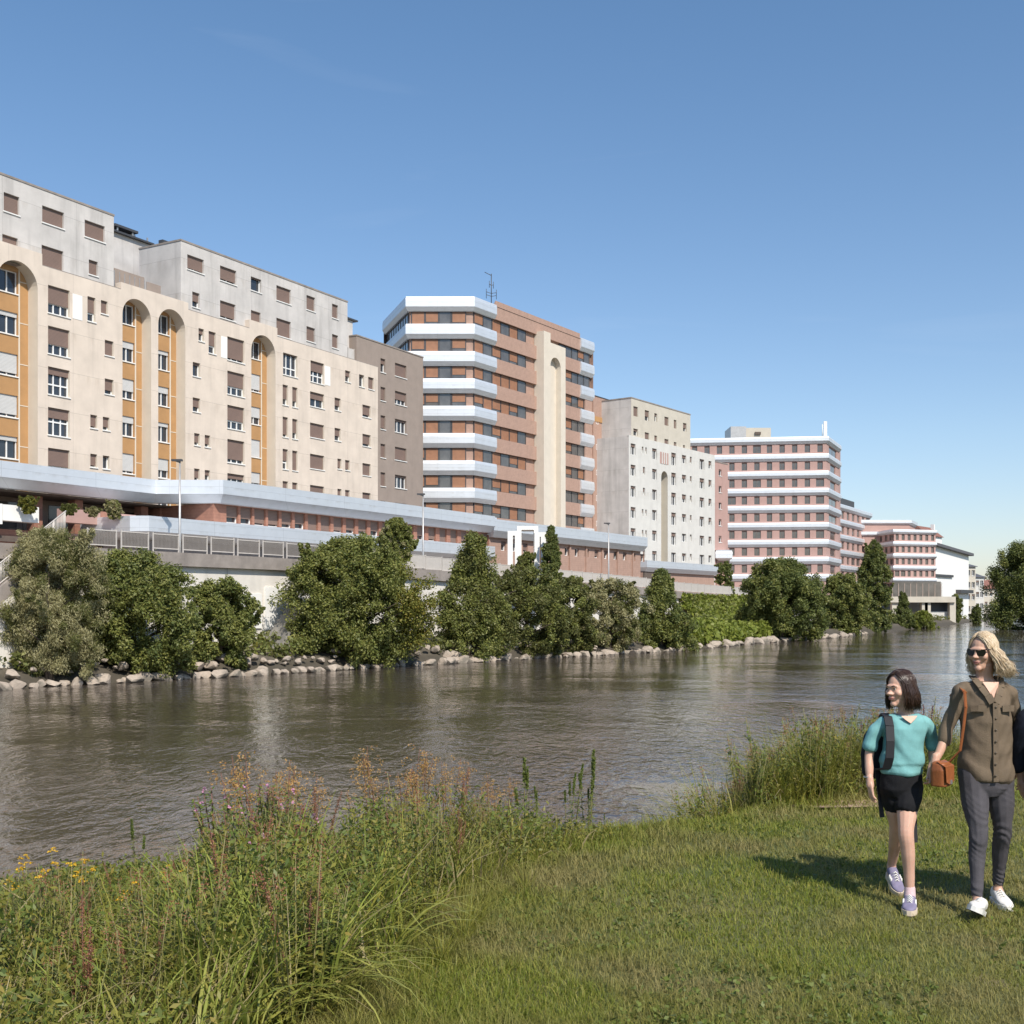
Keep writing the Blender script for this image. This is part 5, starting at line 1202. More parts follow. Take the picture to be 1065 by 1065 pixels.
# leafy weed (nettle-like), unit height 1
e = mk('leafy_weed', 'leafy green weed in the tangle along the near bank', 'weed', 'leafy weeds in the tangle'); tp = stems(5, 1.0, .3, .25, .009, GM['stem'], e); np_part('leaves', leafy(tp, 50, .054, .08, 1.0, .36), GM['weed'], e); protos['weed'] = e
e = mk('leafy_weed', 'olive leafy weed gone partly to seed in the tangle along the near bank', 'weed', 'olive weeds in the tangle'); tp = stems(5, 1.0, .3, .3, .006, GM['stem'], e); np_part('leaves', leafy(tp, 50, .038, .1, .9, .3), GM['weed2'], e)
[np_part('seed_head', blobs([tuple(along(t_, u)) for u in (.86, .92, .98)], 12, .03, .006), GM['rust'], e) for t_ in tp]; protos['olive'] = e
e = mk('balsam_plant', 'tall leafy balsam with reddish stems and pink flowers in the left foreground', 'flower', 'pink balsam plants in the left foreground'); tp = stems(5, 1.0, .3, .28, .011, GM['redstem'], e); np_part('leaves', leafy(tp, 62, .066, .12, 1.0, .34), GM['weed'], e)
[np_part('flower', blobs([tuple(along(t_, random.uniform(.78, .99)) + Vector((random.uniform(-.06, .06), random.uniform(-.06, .06), .02)))], 6, .015, .013), GM['pink'], e) for t_ in tp]; protos['balsam'] = e
e = mk('tansy_plant', 'tansy with flat yellow flower heads', 'flower'); tp = stems(5, 1.0, .3, .22, .006, GM['stem'], e); np_part('leaves', leafy(tp, 60, .045, .1, .9, .22), GM['weed'], e)
[np_part('flower_head', blobs([tuple(t_[3] + Vector((random.uniform(-.05, .05), random.uniform(-.05, .05), random.uniform(-.015, .02)))) for _ in range(9)], 9, .014, .008, flat=.4), GM['yellow'], e) for t_ in tp]; protos['tansy'] = e
e = mk('plumed_weed', 'tall weed with feathery tan-orange plumes standing above the tangle', 'weed', 'tan-orange plumed weeds'); tp = stems(3, 1.0, .25, .3, .005, GM['redstem'], e); np_part('leaves', leafy(tp, 16, .055, .1, .75, .2), GM['weed2'], e)
for t_ in tp:
    pts_ = []
    for q in range(16): u = .68 + .32 * q / 16; pts_.append(tuple(along(t_, min(.999, u)) + Vector((random.gauss(0, .035), random.gauss(0, .035), random.uniform(-.02, .02))) * (1.25 - u) * 3))
    np_part('plume', blobs(pts_, 11, .026, .008, .5), GM['plume'], e); protos['plume'] = e
e = mk('spike_weed', 'slender green weed ending in a tall narrow spike', 'weed', 'green spike weeds beside the lawn'); tp = stems(3, 1.0, .18, .10, .006, GM['stem'], e); np_part('leaves', [leafy(tp, 30, .05, .1, .8, .3), blobs([tuple(along(t_, .72 + .27 * q / 14)) for t_ in tp for q in range(14)], 12, .016, .012)], GM['weed'], e); protos['spike'] = e
e = mk('loosestrife', 'bare purplish flower spike rising out of the grass clumps on the right', 'flower', 'purplish spikes in the grass on the right'); tp = stems(3, 1.0, .16, .22, .004, GM['redstem'], e); [np_part('flower_spike', blobs([tuple(along(t_, .62 + .37 * q / 16)) for q in range(16)], 8, .008, .007), GM['purple'], e) for t_ in tp]; np_part('leaves', leafy(tp, 16, .05, .05, .6, .25), GM['weed2'], e); protos['spire'] = e
e = mk('rusty_dock', 'dock with rusty brown seed heads leaning over the tangle', 'weed', 'rusty docks'); tp = stems(3, 1.0, .2, .4, .008, GM['redstem'], e); [np_part('seed_head', blobs([tuple(along(t_, .5 + .49 * q / 18)) for q in range(18)], 14, .022, .006), GM['rust'], e) for t_ in tp]; np_part('leaves', leafy(tp, 9, .08, .03, .4, .3), GM['weed2'], e); protos['dock'] = e
t1 = tussock('sedge_tussock', 34, 1.0, .036, GM['sedge'], 'sedge tussock with long arching yellow-green blades in the foreground', 'grass clump'); t1['group'] = 'sedge tussocks in the foreground'; protos['sedge'] = t1
t2 = tussock('grass_clump', 190, 1.0, .012, GM['tall'], 'clump of tall yellowish grass on the bank behind the walkers', 'grass clump', .26, (.2, 1.5)); t2['group'] = 'grass clumps on the right bank'; protos['grass'] = t2
t3 = tussock('grass_clump', 70, 1.0, .012, GM['tall'], 'loose grass clump at the ragged edge of the lawn', 'grass clump', .12, (.3, 1.7)); t3['group'] = 'grass clumps along the lawn edge'; protos['edge'] = t3
used = set()
def put(kind, x, y, hh, **kw):
    first = kind not in used; used.add(kind); return place(protos[kind], first, x, y, hh, **kw)
def put_px(kind, px, pyt, Y, **kw):
    x = (px - CX) / FPX * Y; return put(kind, x, Y, max(.2, at(px, pyt, Y).z - hz(x, Y)), **kw)
# specific plants
for q, (px, py, Y, lab) in enumerate(((32, 888, 6.1, 'tansy with flat yellow heads, nearest the left edge'), (48, 869, 6.4, 'tallest of the yellow tansies on the left'), (82, 884, 6.2, 'yellow tansy right of the tallest one, on the left'), (150, 906, 6.0, 'tansy with smaller yellow heads among rusty weeds'), (182, 890, 6.8, 'tansy with a few yellow heads left of the pink balsam'))):
    put_px('tansy', px, py, Y, label=lab)
for px, py, Y in ((196, 862, 7.6), (226, 796, 8.0), (240, 812, 7.6), (262, 790, 8.3), (283, 796, 8.1), (300, 808, 7.8), (318, 830, 7.7), (255, 845, 7.0), (215, 868, 7.0), (345, 872, 7.4)): put_px('balsam', px, py, Y, tilt=.06)
for px, py, Y in ((268, 768, 9.0), (285, 764, 9.2), (300, 776, 9.0), (322, 790, 9.0), (376, 800, 8.8), (392, 764, 9.2), (415, 758, 9.3), (428, 768, 9.1), (452, 772, 9.4), (462, 778, 9.0), (445, 806, 8.6), (520, 800, 9.4), (505, 796, 9.6)): put_px('plume', px, py, Y, tilt=.08)
for px, py, Y in ((590, 800, 9.2), (594, 790, 9.3), (609, 776, 9.6), (612, 800, 9.5), (560, 815, 9.4), (545, 785, 9.7), (146, 845, 7.5), (630, 855, 9.4)): put_px('spike', px, py, Y, tilt=.04)
for px, py, Y in ((482, 835, 8.3), (470, 858, 8.0), (478, 795, 9.2), (130, 890, 6.5), (310, 850, 7.2), (330, 812, 8.0), (540, 845, 8.6), (60, 940, 5.6)): put_px('dock', px, py, Y, tilt=.12)
for px, py, Y in ((784, 742, 12.6), (868, 712, 12.8), (892, 724, 12.6), (962, 706, 12.7)): put_px('spire', px, py, Y, tilt=.10)
# scattered weeds
def many(kind, n, y0, y1, xa, xb, hlo, hhi, cap, back=.5, minlawn=-9, maxlawn=-.1):
    c = 0
    for _ in range(n * 40):
        y = random.uniform(y0, y1); x = (random.uniform(xa, xb) - CX) / FPX * y
        P1 = np.array([x]); P2 = np.array([y]); ln = float(lawnness(P1, P2)[0])
        if not (minlawn < ln < maxlawn) or float(land(P1, P2)[0]) < back: continue
        z = hz(x, y); hm = float(hmax(P1, P2, np.array([z]))[0])
        if hm < .16: continue
        put(kind, x, y, min(cap, hm * random.uniform(hlo, hhi)), tilt=.08); c += 1
        if c == n: break
many('weed', 60, 4.6, 9.6, -50, 640, .5, 1.05, .95)
many('olive', 82, 4.4, 9.8, -50, 640, .5, 1.12, 1.0); many('dock', 26, 4.6, 9.6, -40, 620, .6, 1.05, .9)
many('sedge', 20, 4.3, 7.6, -40, 520, .6, 1.05, .9); many('sedge', 30, 4.4, 6.2, 80, 420, .6, .95, .75); many('sedge', 10, 7.0, 9.6, 250, 620, .6, 1.0, .8)
many('edge', 46, 4.6, 10.6, 330, 760, .25, .7, .34, minlawn=-1.0, maxlawn=.25)
many('grass', 44, 10.6, 13.6, 700, 1100, .75, 1.03, 1.35)
many('weed', 70, 10.6, 13.6, 700, 1060, .6, 1.12, 1.3); many('sedge', 34, 10.5, 13.4, 700, 1060, .6, 1.0, 1.2)
many('olive', 44, 10.6, 13.4, 700, 1050, .6, 1.1, 1.25)
# ---------------------------------------------------------------- people: lofted limbs fused by a voxel remesh into one continuous body
def skin_mat(name, col):
    m = mat(name, col, .48, var=.05, scale=25, spec=.4); p = m.node_tree.nodes['Principled BSDF']
    p.inputs['Subsurface Weight'].default_value = .18; p.inputs['Subsurface Radius'].default_value = (.02, .008, .005); return m
def cloth_mat(name, col, var=.12, weave=220, rough=.85, bump=.25): return mat(name, col, rough, var=var, scale=16, bump=bump, bscale=weave, spec=.25)
PM = dict(skin=skin_mat('skin_fair', (.60, .36, .265)), skin2=skin_mat('skin_light_tan', (.56, .335, .24)), lips=mat('lips', (.40, .17, .14), .4, var=.05), eyew=mat('eye_white', (.7, .68, .66), .25, var=.02), iris=mat('dark_iris', (.03, .02, .015), .15),
    brow=mat('brown_eyebrow', (.06, .035, .022), .8), teal=cloth_mat('teal_cotton', (.175, .385, .385)), taupe=cloth_mat('taupe_linen', (.150, .112, .076), weave=150), denim=cloth_mat('grey_denim', (.080, .074, .082), .15, 260), black=cloth_mat('black_cotton', (.010, .010, .012)), navy=cloth_mat('dark_navy_cloth', (.012, .014, .024)),
    white=mat('white_trainer', (.72, .70, .66), .55, var=.06, scale=20), sole=mat('pale_rubber_sole', (.60, .50, .38), .7), lilac=mat('grey_lilac_suede', (.20, .18, .27), .9, var=.1, scale=30, bump=.2), sock=cloth_mat('pale_pink_sock', (.62, .45, .46)), dsole=mat('dark_tread_sole', (.03, .028, .026), .8),
    tan=mat('tan_leather', (.27, .085, .026), .45, var=.15, scale=14, bump=.15, bscale=90), webbing=mat('black_webbing', (.012, .012, .016), .7), lens=mat('black_sunglass_lens', (.006, .005, .006), .08, spec=.8), button=mat('horn_button', (.08, .06, .04), .4), pack=cloth_mat('black_backpack_cloth', (.014, .015, .022), weave=160),
    bracelet=mat('silver_bracelet', (.6, .6, .6), .3, .8))
def hair_mat(name, cols):
    m = leaf_mat(name, cols, .0, .38); p = m.node_tree.nodes['Principled BSDF']; p.inputs['Anisotropic'].default_value = .5; p.inputs['Specular IOR Level'].default_value = .5; return m
PM['hair_dark'] = hair_mat('dark_brown_hair', [(.022, .011, .007), (.04, .02, .012), (.03, .014, .009), (.055, .028, .017)])
PM['hair_blond'] = hair_mat('honey_blond_hair', [(.58, .455, .30), (.44, .32, .19), (.68, .56, .40), (.33, .22, .13)])
PM['hair_red'] = hair_mat('auburn_hair', [(.12, .045, .02), (.16, .06, .028), (.09, .035, .018)])
def chain(mb, pts, radii, n=12):
    """tapered limb with rounded ends; radii are floats or (r along side, r across)"""
    P = [Vector(p) for p in pts]; Rr = list(radii)
    # smooth the polyline and radii (Catmull-Rom)
    Q = []; S = []
    for i in range(len(P) - 1):
        p0, p1, p2, p3 = P[max(i - 1, 0)], P[i], P[i + 1], P[min(i + 2, len(P) - 1)]
        for k in range(5):
            t = k / 5; Q.append(.5 * ((2 * p1) + (p2 - p0) * t + (2 * p0 - 5 * p1 + 4 * p2 - p3) * t * t + (3 * p1 - p0 - 3 * p2 + p3) * t ** 3)); S.append(Rr[i] + (Rr[i + 1] - Rr[i]) * (t * t * (3 - 2 * t)))
    Q.append(P[-1]); S.append(Rr[-1])
    d0 = (Q[0] - Q[1]).normalized(); d1 = (Q[-1] - Q[-2]).normalized()
    Q = [Q[0] + d0 * S[0] * .75, Q[0] + d0 * S[0] * .45] + Q + [Q[-1] + d1 * S[-1] * .45, Q[-1] + d1 * S[-1] * .75]; S = [S[0] * .3, S[0] * .85] + S + [S[-1] * .85, S[-1] * .3]
    mb.tube(Q, S, n)
def rings(mb, rs, n=28, power=2.2):
    """torso-like loft: rows (z, cx, cy, rx, ry)"""
    b = len(mb.v)
    for (z, cx, cy, rx, ry) in rs:
        for k in range(n):
            a = 2 * math.pi * k / n; c, s = math.cos(a), math.sin(a)
            mb.v.append((cx + rx * math.copysign(abs(c) ** (2 / power), c), cy + ry * math.copysign(abs(s) ** (2 / power), s), z))
    for i in range(len(rs) - 1):
        for k in range(n): a0 = b + i * n + k; a1 = b + i * n + (k + 1) % n; mb.f.append((a0, a1, a1 + n, a0 + n)); mb.m.append(0); mb.sm.append(True)
    mb.f.append(tuple(b + k for k in reversed(range(n)))); mb.f.append(tuple(b + (len(rs) - 1) * n + k for k in range(n))); mb.m += [0, 0]; mb.sm += [True, True]
def ell(mb, c, r, Mx=None, nu=18, nv=12):
    b = len(mb.v); c = Vector(c)
    for j in range(1, nv):
        th = math.pi * j / nv
        for i in range(nu):
            ph = 2 * math.pi * i / nu; v = Vector((r[0] * math.sin(th) * math.cos(ph), r[1] * math.sin(th) * math.sin(ph), r[2] * math.cos(th)))
            if Mx: v = Mx @ v
            mb.v.append(tuple(c + v))
    for s_ in (1, -1):
        v = Vector((0, 0, r[2] * s_)); v = Mx @ v if Mx else v; mb.v.append(tuple(c + v))
    T_, B_2 = b + (nv - 1) * nu, b + (nv - 1) * nu + 1
    for i in range(nu):
        i2 = (i + 1) % nu; mb.f.append((T_, b + i, b + i2)); mb.f.append((B_2, b + (nv - 2) * nu + i2, b + (nv - 2) * nu + i)); mb.m += [0, 0]; mb.sm += [True, True]
        for j in range(nv - 2): mb.f.append((b + j * nu + i, b + (j + 1) * nu + i, b + (j + 1) * nu + i2, b + j * nu + i2)); mb.m.append(0); mb.sm.append(True)
def fuse(name, mb, m, voxel=.006, smooth=3, disp=None):
    me = mb.mesh('tmp', [m]); o = bpy.data.objects.new('tmp', me); COL.objects.link(o)
    r = o.modifiers.new('r', 'REMESH'); r.mode = 'VOXEL'; r.voxel_size = voxel; r.use_smooth_shade = True
    if smooth: s = o.modifiers.new('s', 'SMOOTH'); s.factor = .5; s.iterations = smooth
    dg = bpy.context.evaluated_depsgraph_get(); e = o.evaluated_get(dg); out = bpy.data.meshes.new_from_object(e, depsgraph=dg)
    bpy.data.objects.remove(o); bpy.data.meshes.remove(me); out.name = name
    n = len(out.vertices); co = np.empty(n * 3, np.float32); out.vertices.foreach_get('co', co); co = co.reshape(-1, 3)
    if disp is not None:
        no = np.empty(n * 3, np.float32); out.vertices.foreach_get('normal', no); co = co + no.reshape(-1, 3) * disp(co)[:, None]; out.vertices.foreach_set('co', co.astype(np.float32).ravel())
    out.materials.clear(); out.materials.append(m); out.polygons.foreach_set('use_smooth', np.ones(len(out.polygons), bool)); out.update()
    return out
def folds(amp, f=1., seed=0.):
    def fn(c):
        x, y, z = c[:, 0] * f, c[:, 1] * f, c[:, 2] * f
        a = np.sin(38 * z + 22 * x + 3 * np.sin(17 * x + seed) + 2.5 * np.sin(13 * z + 9 * y)); b = np.sin(55 * x - 20 * z + 4 * np.sin(15 * z + seed * 2) + 11 * y); d = np.sin(90 * z + 8 * np.sin(20 * x + seed))
        return amp * (.5 * np.abs(a) ** .7 * np.sign(a) + .35 * b + .2 * d)
    return fn
def head(mb, C, s, yaw, pitch=0., mat_=None):
    """head with brow, nose, lips, chin, ears; s = head height; returns the head's rotation"""
    Mx = Matrix.Rotation(yaw, 3, 'Z') @ Matrix.Rotation(pitch, 3, 'X'); C = Vector(C)
    P = lambda x, y, z: C + Mx @ Vector((x * s, y * s, z * s))
    def E(c, r, ex=None): ell(mb, P(*c), [q * s for q in r], Mx if ex is None else Mx @ ex)
    E((0, .05, .13), (.315, .375, .34)); E((0, -.06, -.04), (.285, .31, .36)); E((0, -.13, -.30), (.175, .185, .19)); E((0, -.285, -.40), (.10, .075, .085))
    E((.0, -.335, .085), (.21, .06, .055)); E((0, -.365, -.03), (.055, .05, .12), Matrix.Rotation(R(-14), 3, 'X')); E((0, -.435, -.10), (.062, .062, .045)); E((.055, -.385, -.115), (.04, .045, .035)); E((-.055, -.385, -.115), (.04, .045, .035))
    for q in (-1, 1): E((q * .17, -.26, -.10), (.10, .085, .09)); E((q * .325, .05, -.02), (.03, .075, .105))
    E((0, -.335, -.225), (.105, .045, .045)); E((0, -.325, -.265), (.09, .04, .035))
    return P, Mx
def face_parts(P, Mx, s, parent, name_eyes=True, smile=True):
    mb = MB()
    for q in (-1, 1): ell(mb, P(q * .125, -.335, .025), [.036 * s, .022 * s, .019 * s], Mx, 12, 8)
    mb.build('eyeball', [PM['eyew']], parent); mb = MB()
    for q in (-1, 1): ell(mb, P(q * .125 - .006, -.352, .026), [.026 * s, .010 * s, .021 * s], Mx, 10, 8)
    mb.build('iris', [PM['iris']], parent); mb = MB()
    for q in (-1, 1): mb.tube([P(q * .065, -.392, .095), P(q * .13, -.378, .115), P(q * .20, -.325, .095)], [.012 * s, .016 * s, .008 * s], 6)
    mb.build('eyebrow', [PM['brow']], parent)
def mouth(P, s, parent):
    mb = MB()
    mb.tube([P(-.115, -.335, -.215), P(-.06, -.383, -.228), P(0, -.397, -.226), P(.06, -.383, -.228), P(.115, -.335, -.215)], [.008 * s, .013 * s, .015 * s, .013 * s, .006 * s], 7)
    mb.tube([P(-.10, -.335, -.225), P(-.05, -.377, -.262), P(0, -.388, -.268), P(.05, -.377, -.262), P(.10, -.335, -.225)], [.008 * s, .016 * s, .019 * s, .016 * s, .006 * s], 7)
    mb.build('lips', [PM['lips']], parent)
def hand(mb, Wp, d, nrm, s=1., curl=.5, thumb=1, spread=.12):
    """palm + five fingers; d = pointing direction, nrm = palm normal (fingers curl towards it), thumb = side sign"""
    Wp = Vector(Wp); d = Vector(d).normalized(); nrm = Vector(nrm); nrm = (nrm - d * nrm.dot(d)).normalized(); sd_ = d.cross(nrm) * thumb
    Mx = Matrix((sd_, nrm, d)).transposed()
    ell(mb, Wp + d * .045 * s, [.040 * s, .017 * s, .056 * s], Mx, 14, 10); chain(mb, [Wp - d * .03 * s, Wp + d * .03 * s], [.026 * s, .029 * s], 10)
    for off, ln, q in ((.030, .070, .5), (.0105, .080, .15), (-.010, .074, -.2), (-.029, .058, -.55)):
        b0 = Wp + d * (.078 if abs(off) < .02 else .072) * s + sd_ * off * s; dd = (d + sd_ * q * spread).normalized(); pts_ = [b0 - d * .02 * s]; p = b0; an = curl * .35
        for seg in (.45, .32, .23):
            p = p + (dd * math.cos(an) + nrm * math.sin(an)) * ln * seg * s; pts_.append(p.copy()); an += curl * .75
        chain(mb, pts_, [.0098 * s, .0092 * s, .0083 * s, .0068 * s], 8)
    b0 = Wp + d * .025 * s + sd_ * .028 * s; chain(mb, [b0 - sd_ * .012 * s, b0 + (sd_ * .75 + d * .65 + nrm * .25) * .036 * s, b0 + (sd_ * .85 + d * 1.25 + nrm * .55) * .050 * s], [.014 * s, .0115 * s, .0085 * s], 8)
def hair_strands(P, Mx, s, n, length, m, parent, part=-.05, sweep=(0, 0, 0), front=.62, r=.03, curve=.1, seed=1, flare=.05, wave=.0):
    """strands laid over the scalp from a parting and hanging down"""
    g = random.Random(seed); mb = MB()
    a0 = Vector((.335, .40, .37)); c0 = Vector((0, .05, .13))
    # cap underneath
    cap = MB(); ell(cap, P(0, .095, .145), [.345 * s, .385 * s, .355 * s], Mx); cap.v = [v for v in cap.v]
    for k in range(n):
        side = 1 if g.random() < .5 else -1; az = g.uniform(0, math.pi * front + .9) if False else g.uniform(R(42), R(180))   # from the front (0) to the back (180)
        sx = side * math.sin(az); sy = -math.cos(az); pts_ = []
        top = Vector((part + side * .02, g.uniform(-.27, .34), 0)); lift = g.uniform(.98, 1.09)
        zt = math.sqrt(max(.05, 1 - (top.x / a0.x) ** 2 - (min(.36, abs(top.y)) / a0.y) ** 2)); p0 = Vector((top.x, top.y, zt * a0.z))
        end = Vector((sx * a0.x, sy * a0.y, -.04)) 
        if sy < -.60: end = Vector((side * .30, -.16, .02))
        for u in (0, .25, .5, .75, 1.0):
            q = p0.lerp(end, u); nn = math.sqrt((q.x / a0.x) ** 2 + (q.y / a0.y) ** 2 + (q.z / a0.z) ** 2); q = q / max(.2, nn) * lift; pts_.append(q + c0)
        L_ = length * g.uniform(.82, 1.05); e = pts_[-1]; sw = Vector(sweep)
        for u in (.2, .45, .72, 1.0):
            w_ = math.sin(u * 6 + k) * wave; q = e + Vector((sx * flare * u * (1.2 - u) * 4 + w_, sy * flare * u * .6 + .03 * u, -L_ * u)) + sw * (u ** 1.3) * g.uniform(.2, 1.2) + Vector((g.gauss(0, .03), g.gauss(0, .03), g.gauss(0, .03))) * u; pts_.append(q)
        rr_ = r * g.uniform(.7, 1.2); W_ = [P(*p) for p in pts_]
        mb.tube(W_, [rr_ * s * .5, rr_ * s, rr_ * s * 1.1, rr_ * s * 1.1, rr_ * s, rr_ * s * .95, rr_ * s * .85, rr_ * s * .65, rr_ * s * .2], 4)
    # scalp cap keeps the skin from showing between strands; cut away over the face
    keep = []
    Mi = Mx.inverted(); C = P(0, 0, 0)
    for f in cap.f:
        q = Mi @ (sum((Vector(cap.v[i]) for i in f), Vector()) / len(f) - C) / s
        if not (q.y < -.08 and q.z < .27) and q.z > -.25: keep.append(f)
    b = len(mb.v); mb.v += cap.v; mb.f += [tuple(b + i for i in f) for f in keep]; mb.m += [0] * len(keep); mb.sm += [True] * len(keep)
    mb.build('hair', [m], parent)
def shoe(parent, heel, toe, up, w_, h, upper, sole_m, lace=True, name='shoe', stripes=None):
    """low trainer from heel to toe (both on the sole)"""
    heel, toe = Vector(heel), Vector(toe); d = (toe - heel); Ln = d.length; d.normalize(); up = Vector(up); up = (up - d * up.dot(d)).normalized(); sd_ = d.cross(up)
    Tm = lambda x, y, z: heel + d * (y * Ln) + sd_ * (x * w_) + up * z
    prof = [(-.04, .62, .95), (.06, .82, 1.0), (.22, .80, .98), (.42, .84, .72), (.62, 1.0, .52), (.82, .95, .38), (.95, .62, .30), (1.0, .3, .22)]
    mb = MB(); n = 16; b = 0
    for (y, ww, hh) in prof:
        for k in range(n):
            a = 2 * math.pi * k / n; c, s = math.cos(a), math.sin(a); mb.v.append(tuple(Tm(.5 * ww * math.copysign(abs(c) ** .8, c), y, .022 + max(0, hh * h * (.5 + .5 * s)) )))
    for i in range(len(prof) - 1):
        for k in range(n): a0 = i * n + k; a1 = i * n + (k + 1) % n; mb.f.append((a0, a1, a1 + n, a0 + n)); mb.m.append(0); mb.sm.append(True)
    mb.f.append(tuple(range(n))); mb.f.append(tuple((len(prof) - 1) * n + k for k in range(n))); mb.m += [0, 0]; mb.sm += [True, True]
    e = link(name, fuse(name, mb, upper, .0045, 3), parent)
    mb = MB(); ol = [(-.07, .40), (-.02, .74), (.08, .90), (.3, .84), (.6, 1.06), (.82, 1.02), (.95, .72), (1.035, .3)]
    out_ = [(w2 * .5, y) for y, w2 in ol] + [(-w2 * .5, y) for y, w2 in reversed(ol)]; m_ = len(out_)
    lo = [tuple(Tm(x, y, 0)) for x, y in out_]; hi = [tuple(Tm(x * 1.02, y, .030)) for x, y in out_]
    for k in range(m_): mb.face([lo[k], lo[(k + 1) % m_], hi[(k + 1) % m_], hi[k]], 0)
    mb.face(lo[::-1], 1); mb.face(hi, 0); mb.build('sole', [sole_m, PM['dsole']], e)
    mb = MB()
    for q in range(4):
        y = .36 + q * .085; z = .022 + h * (.80 - q * .095); mb.tube([Tm(-.24, y, z - .008), Tm(0, y, z + .012), Tm(.24, y, z - .008)], .0045, 5)
    mb.build('laces', [PM['white']], e)
    if stripes:
        mb = MB()
        for q in range(3):
            for sx in (-1, 1): y = .36 + q * .09; mb.tube([Tm(sx * .43, y + .03, .03), Tm(sx * .40, y, .035 + h * .45)], .0055, 5)
        mb.build('stripe', [PM['white']], e)
    return e

# ================================================================ girl
gx, gy = (940 - CX) / FPX * 7.12, 7.12
GIRL = empty('person', (gx, gy, hz(gx, gy)), 0, 'dark-haired girl in a teal shirt and black shorts, walking with a backpack', 'person')
yawG = R(-62)
mb = MB()
rings(mb, [(.72, -.015, .0, .09, .07), (.76, -.015, 0, .115, .085), (.82, -.015, 0, .115, .085), (.92, -.01, .005, .10, .078), (1.03, 0, .0, .112, .08), (1.11, .005, .005, .122, .075), (1.155, .01, .01, .09, .058), (1.18, .015, .015, .05, .05)])
chain(mb, [(.015, .02, 1.13), (.018, .012, 1.20), (.0, -.005, 1.28)], [.052, .047, .05])
PG, MxG = head(mb, (-.022, .0, 1.335), .225, yawG, R(4))
chain(mb, [(-.10, .01, 1.105), (-.148, .015, 1.085), (-.185, .03, 1.0), (-.205, .025, .925), (-.215, -.005, .85), (-.220, -.03, .775)], [.040, .038, .031, .028, .027, .019])
hand(mb, (-.220, -.035, .765), (.04, -.12, -1), (1, .1, .05), .86, .45, -1)
chain(mb, [(.10, .01, 1.11), (.152, .02, 1.09), (.19, .05, 1.0), (.20, .06, .945), (.19, .03, .90), (.166, -.02, .865)], [.040, .038, .031, .028, .027, .019])
hand(mb, (.166, -.025, .86), (-.15, -.25, -.9), (-.9, .3, -.2), .86, .8, 1)
chain(mb, [(.02, 0, .74), (.0, -.06, .60), (-.026, -.115, .475), (-.015, -.115, .36), (-.002, -.10, .22), (.004, -.095, .10)], [.072, .063, .047, .043, .034, .027])
chain(mb, [(-.062, 0, .74), (-.045, .03, .60), (-.02, .07, .47), (.0, .15, .36), (.022, .26, .26), (.035, .335, .17)], [.072, .063, .047, .043, .034, .027])
chain(mb, [(.004, -.095, .10), (-.01, -.13, .055), (-.04, -.20, .035)], [.027, .03, .028]); chain(mb, [(.035, .335, .17), (.035, .32, .09), (.035, .27, .045)], [.031, .034, .03])
link('body', fuse('girl_body', mb, PM['skin'], .0048, 3), GIRL)
face_parts(PG, MxG, .225, GIRL); mouth(PG, .225, GIRL)
hair_strands(PG, MxG, .225, 1100, .66, PM['hair_dark'], GIRL, part=.03, r=.013, flare=.055, seed=4)
# teal shirt with short sleeves and a gathered hem
mb = MB()
rings(mb, [(.805, -.015, 0, .122, .095), (.825, -.015, 0, .132, .105), (.865, -.013, 0, .126, .10), (.88, -.012, 0, .134, .106), (.95, -.008, 0, .124, .10), (1.03, 0, 0, .126, .10), (1.09, .004, .002, .134, .096), (1.135, .008, .006, .128, .082), (1.165, .012, .01, .105, .068), (1.178, .014, .014, .078, .06)])
chain(mb, [(-.11, .01, 1.115), (-.155, .015, 1.085), (-.182, .022, 1.03), (-.20, .024, .975)], [.054, .048, .042, .046]); chain(mb, [(.12, .01, 1.12), (.16, .02, 1.09), (.188, .045, 1.03), (.20, .058, .975)], [.054, .048, .042, .046])
link('shirt', fuse('girl_shirt', mb, PM['teal'], .006, 2, folds(.0065, .62, 1.)), GIRL)
mb = MB(); rings(mb, [(.67, -.018, 0, .10, .085), (.72, -.015, 0, .130, .10), (.80, -.015, 0, .125, .095), (.83, -.015, 0, .118, .09)])
chain(mb, [(.035, 0, .74), (.012, -.045, .66), (-.004, -.065, .615)], [.084, .078, .074]); chain(mb, [(-.07, 0, .74), (-.056, .02, .66), (-.048, .03, .61)], [.080, .074, .070])
link('shorts', fuse('girl_shorts', mb, PM['black'], .006, 2, folds(.004, 1, 3.)), GIRL)
shoe(GIRL, (.012, -.075, .004), (-.062, -.275, .004), (0, 0, 1), .086, .075, PM['lilac'], PM['sole'], stripes=True); shoe(GIRL, (.035, .365, .09), (.035, .185, .006), (0, -.35, .9), .08, .072, PM['lilac'], PM['sole'], stripes=True)
mb = MB(); chain(mb, [(.004, -.096, .125), (.0, -.105, .075)], [.033, .036]); mb.build('sock', [PM['sock']], GIRL)
mb = MB(); mb.tube([(-.226 + .027 * math.cos(a), -.022 + .024 * math.sin(a), .795 + .004 * math.cos(a)) for a in np.linspace(0, 6.2, 14)], .0035, 5); mb.build('bracelet', [PM['bracelet']], GIRL)
mb = MB(); mb.face([(-.04, -.068, 1.172), (.062, -.064, 1.172), (.04, -.080, 1.150), (.012, -.090, 1.128), (-.016, -.084, 1.148)]); mb.build('neckline_skin', [PM['skin']], GIRL)
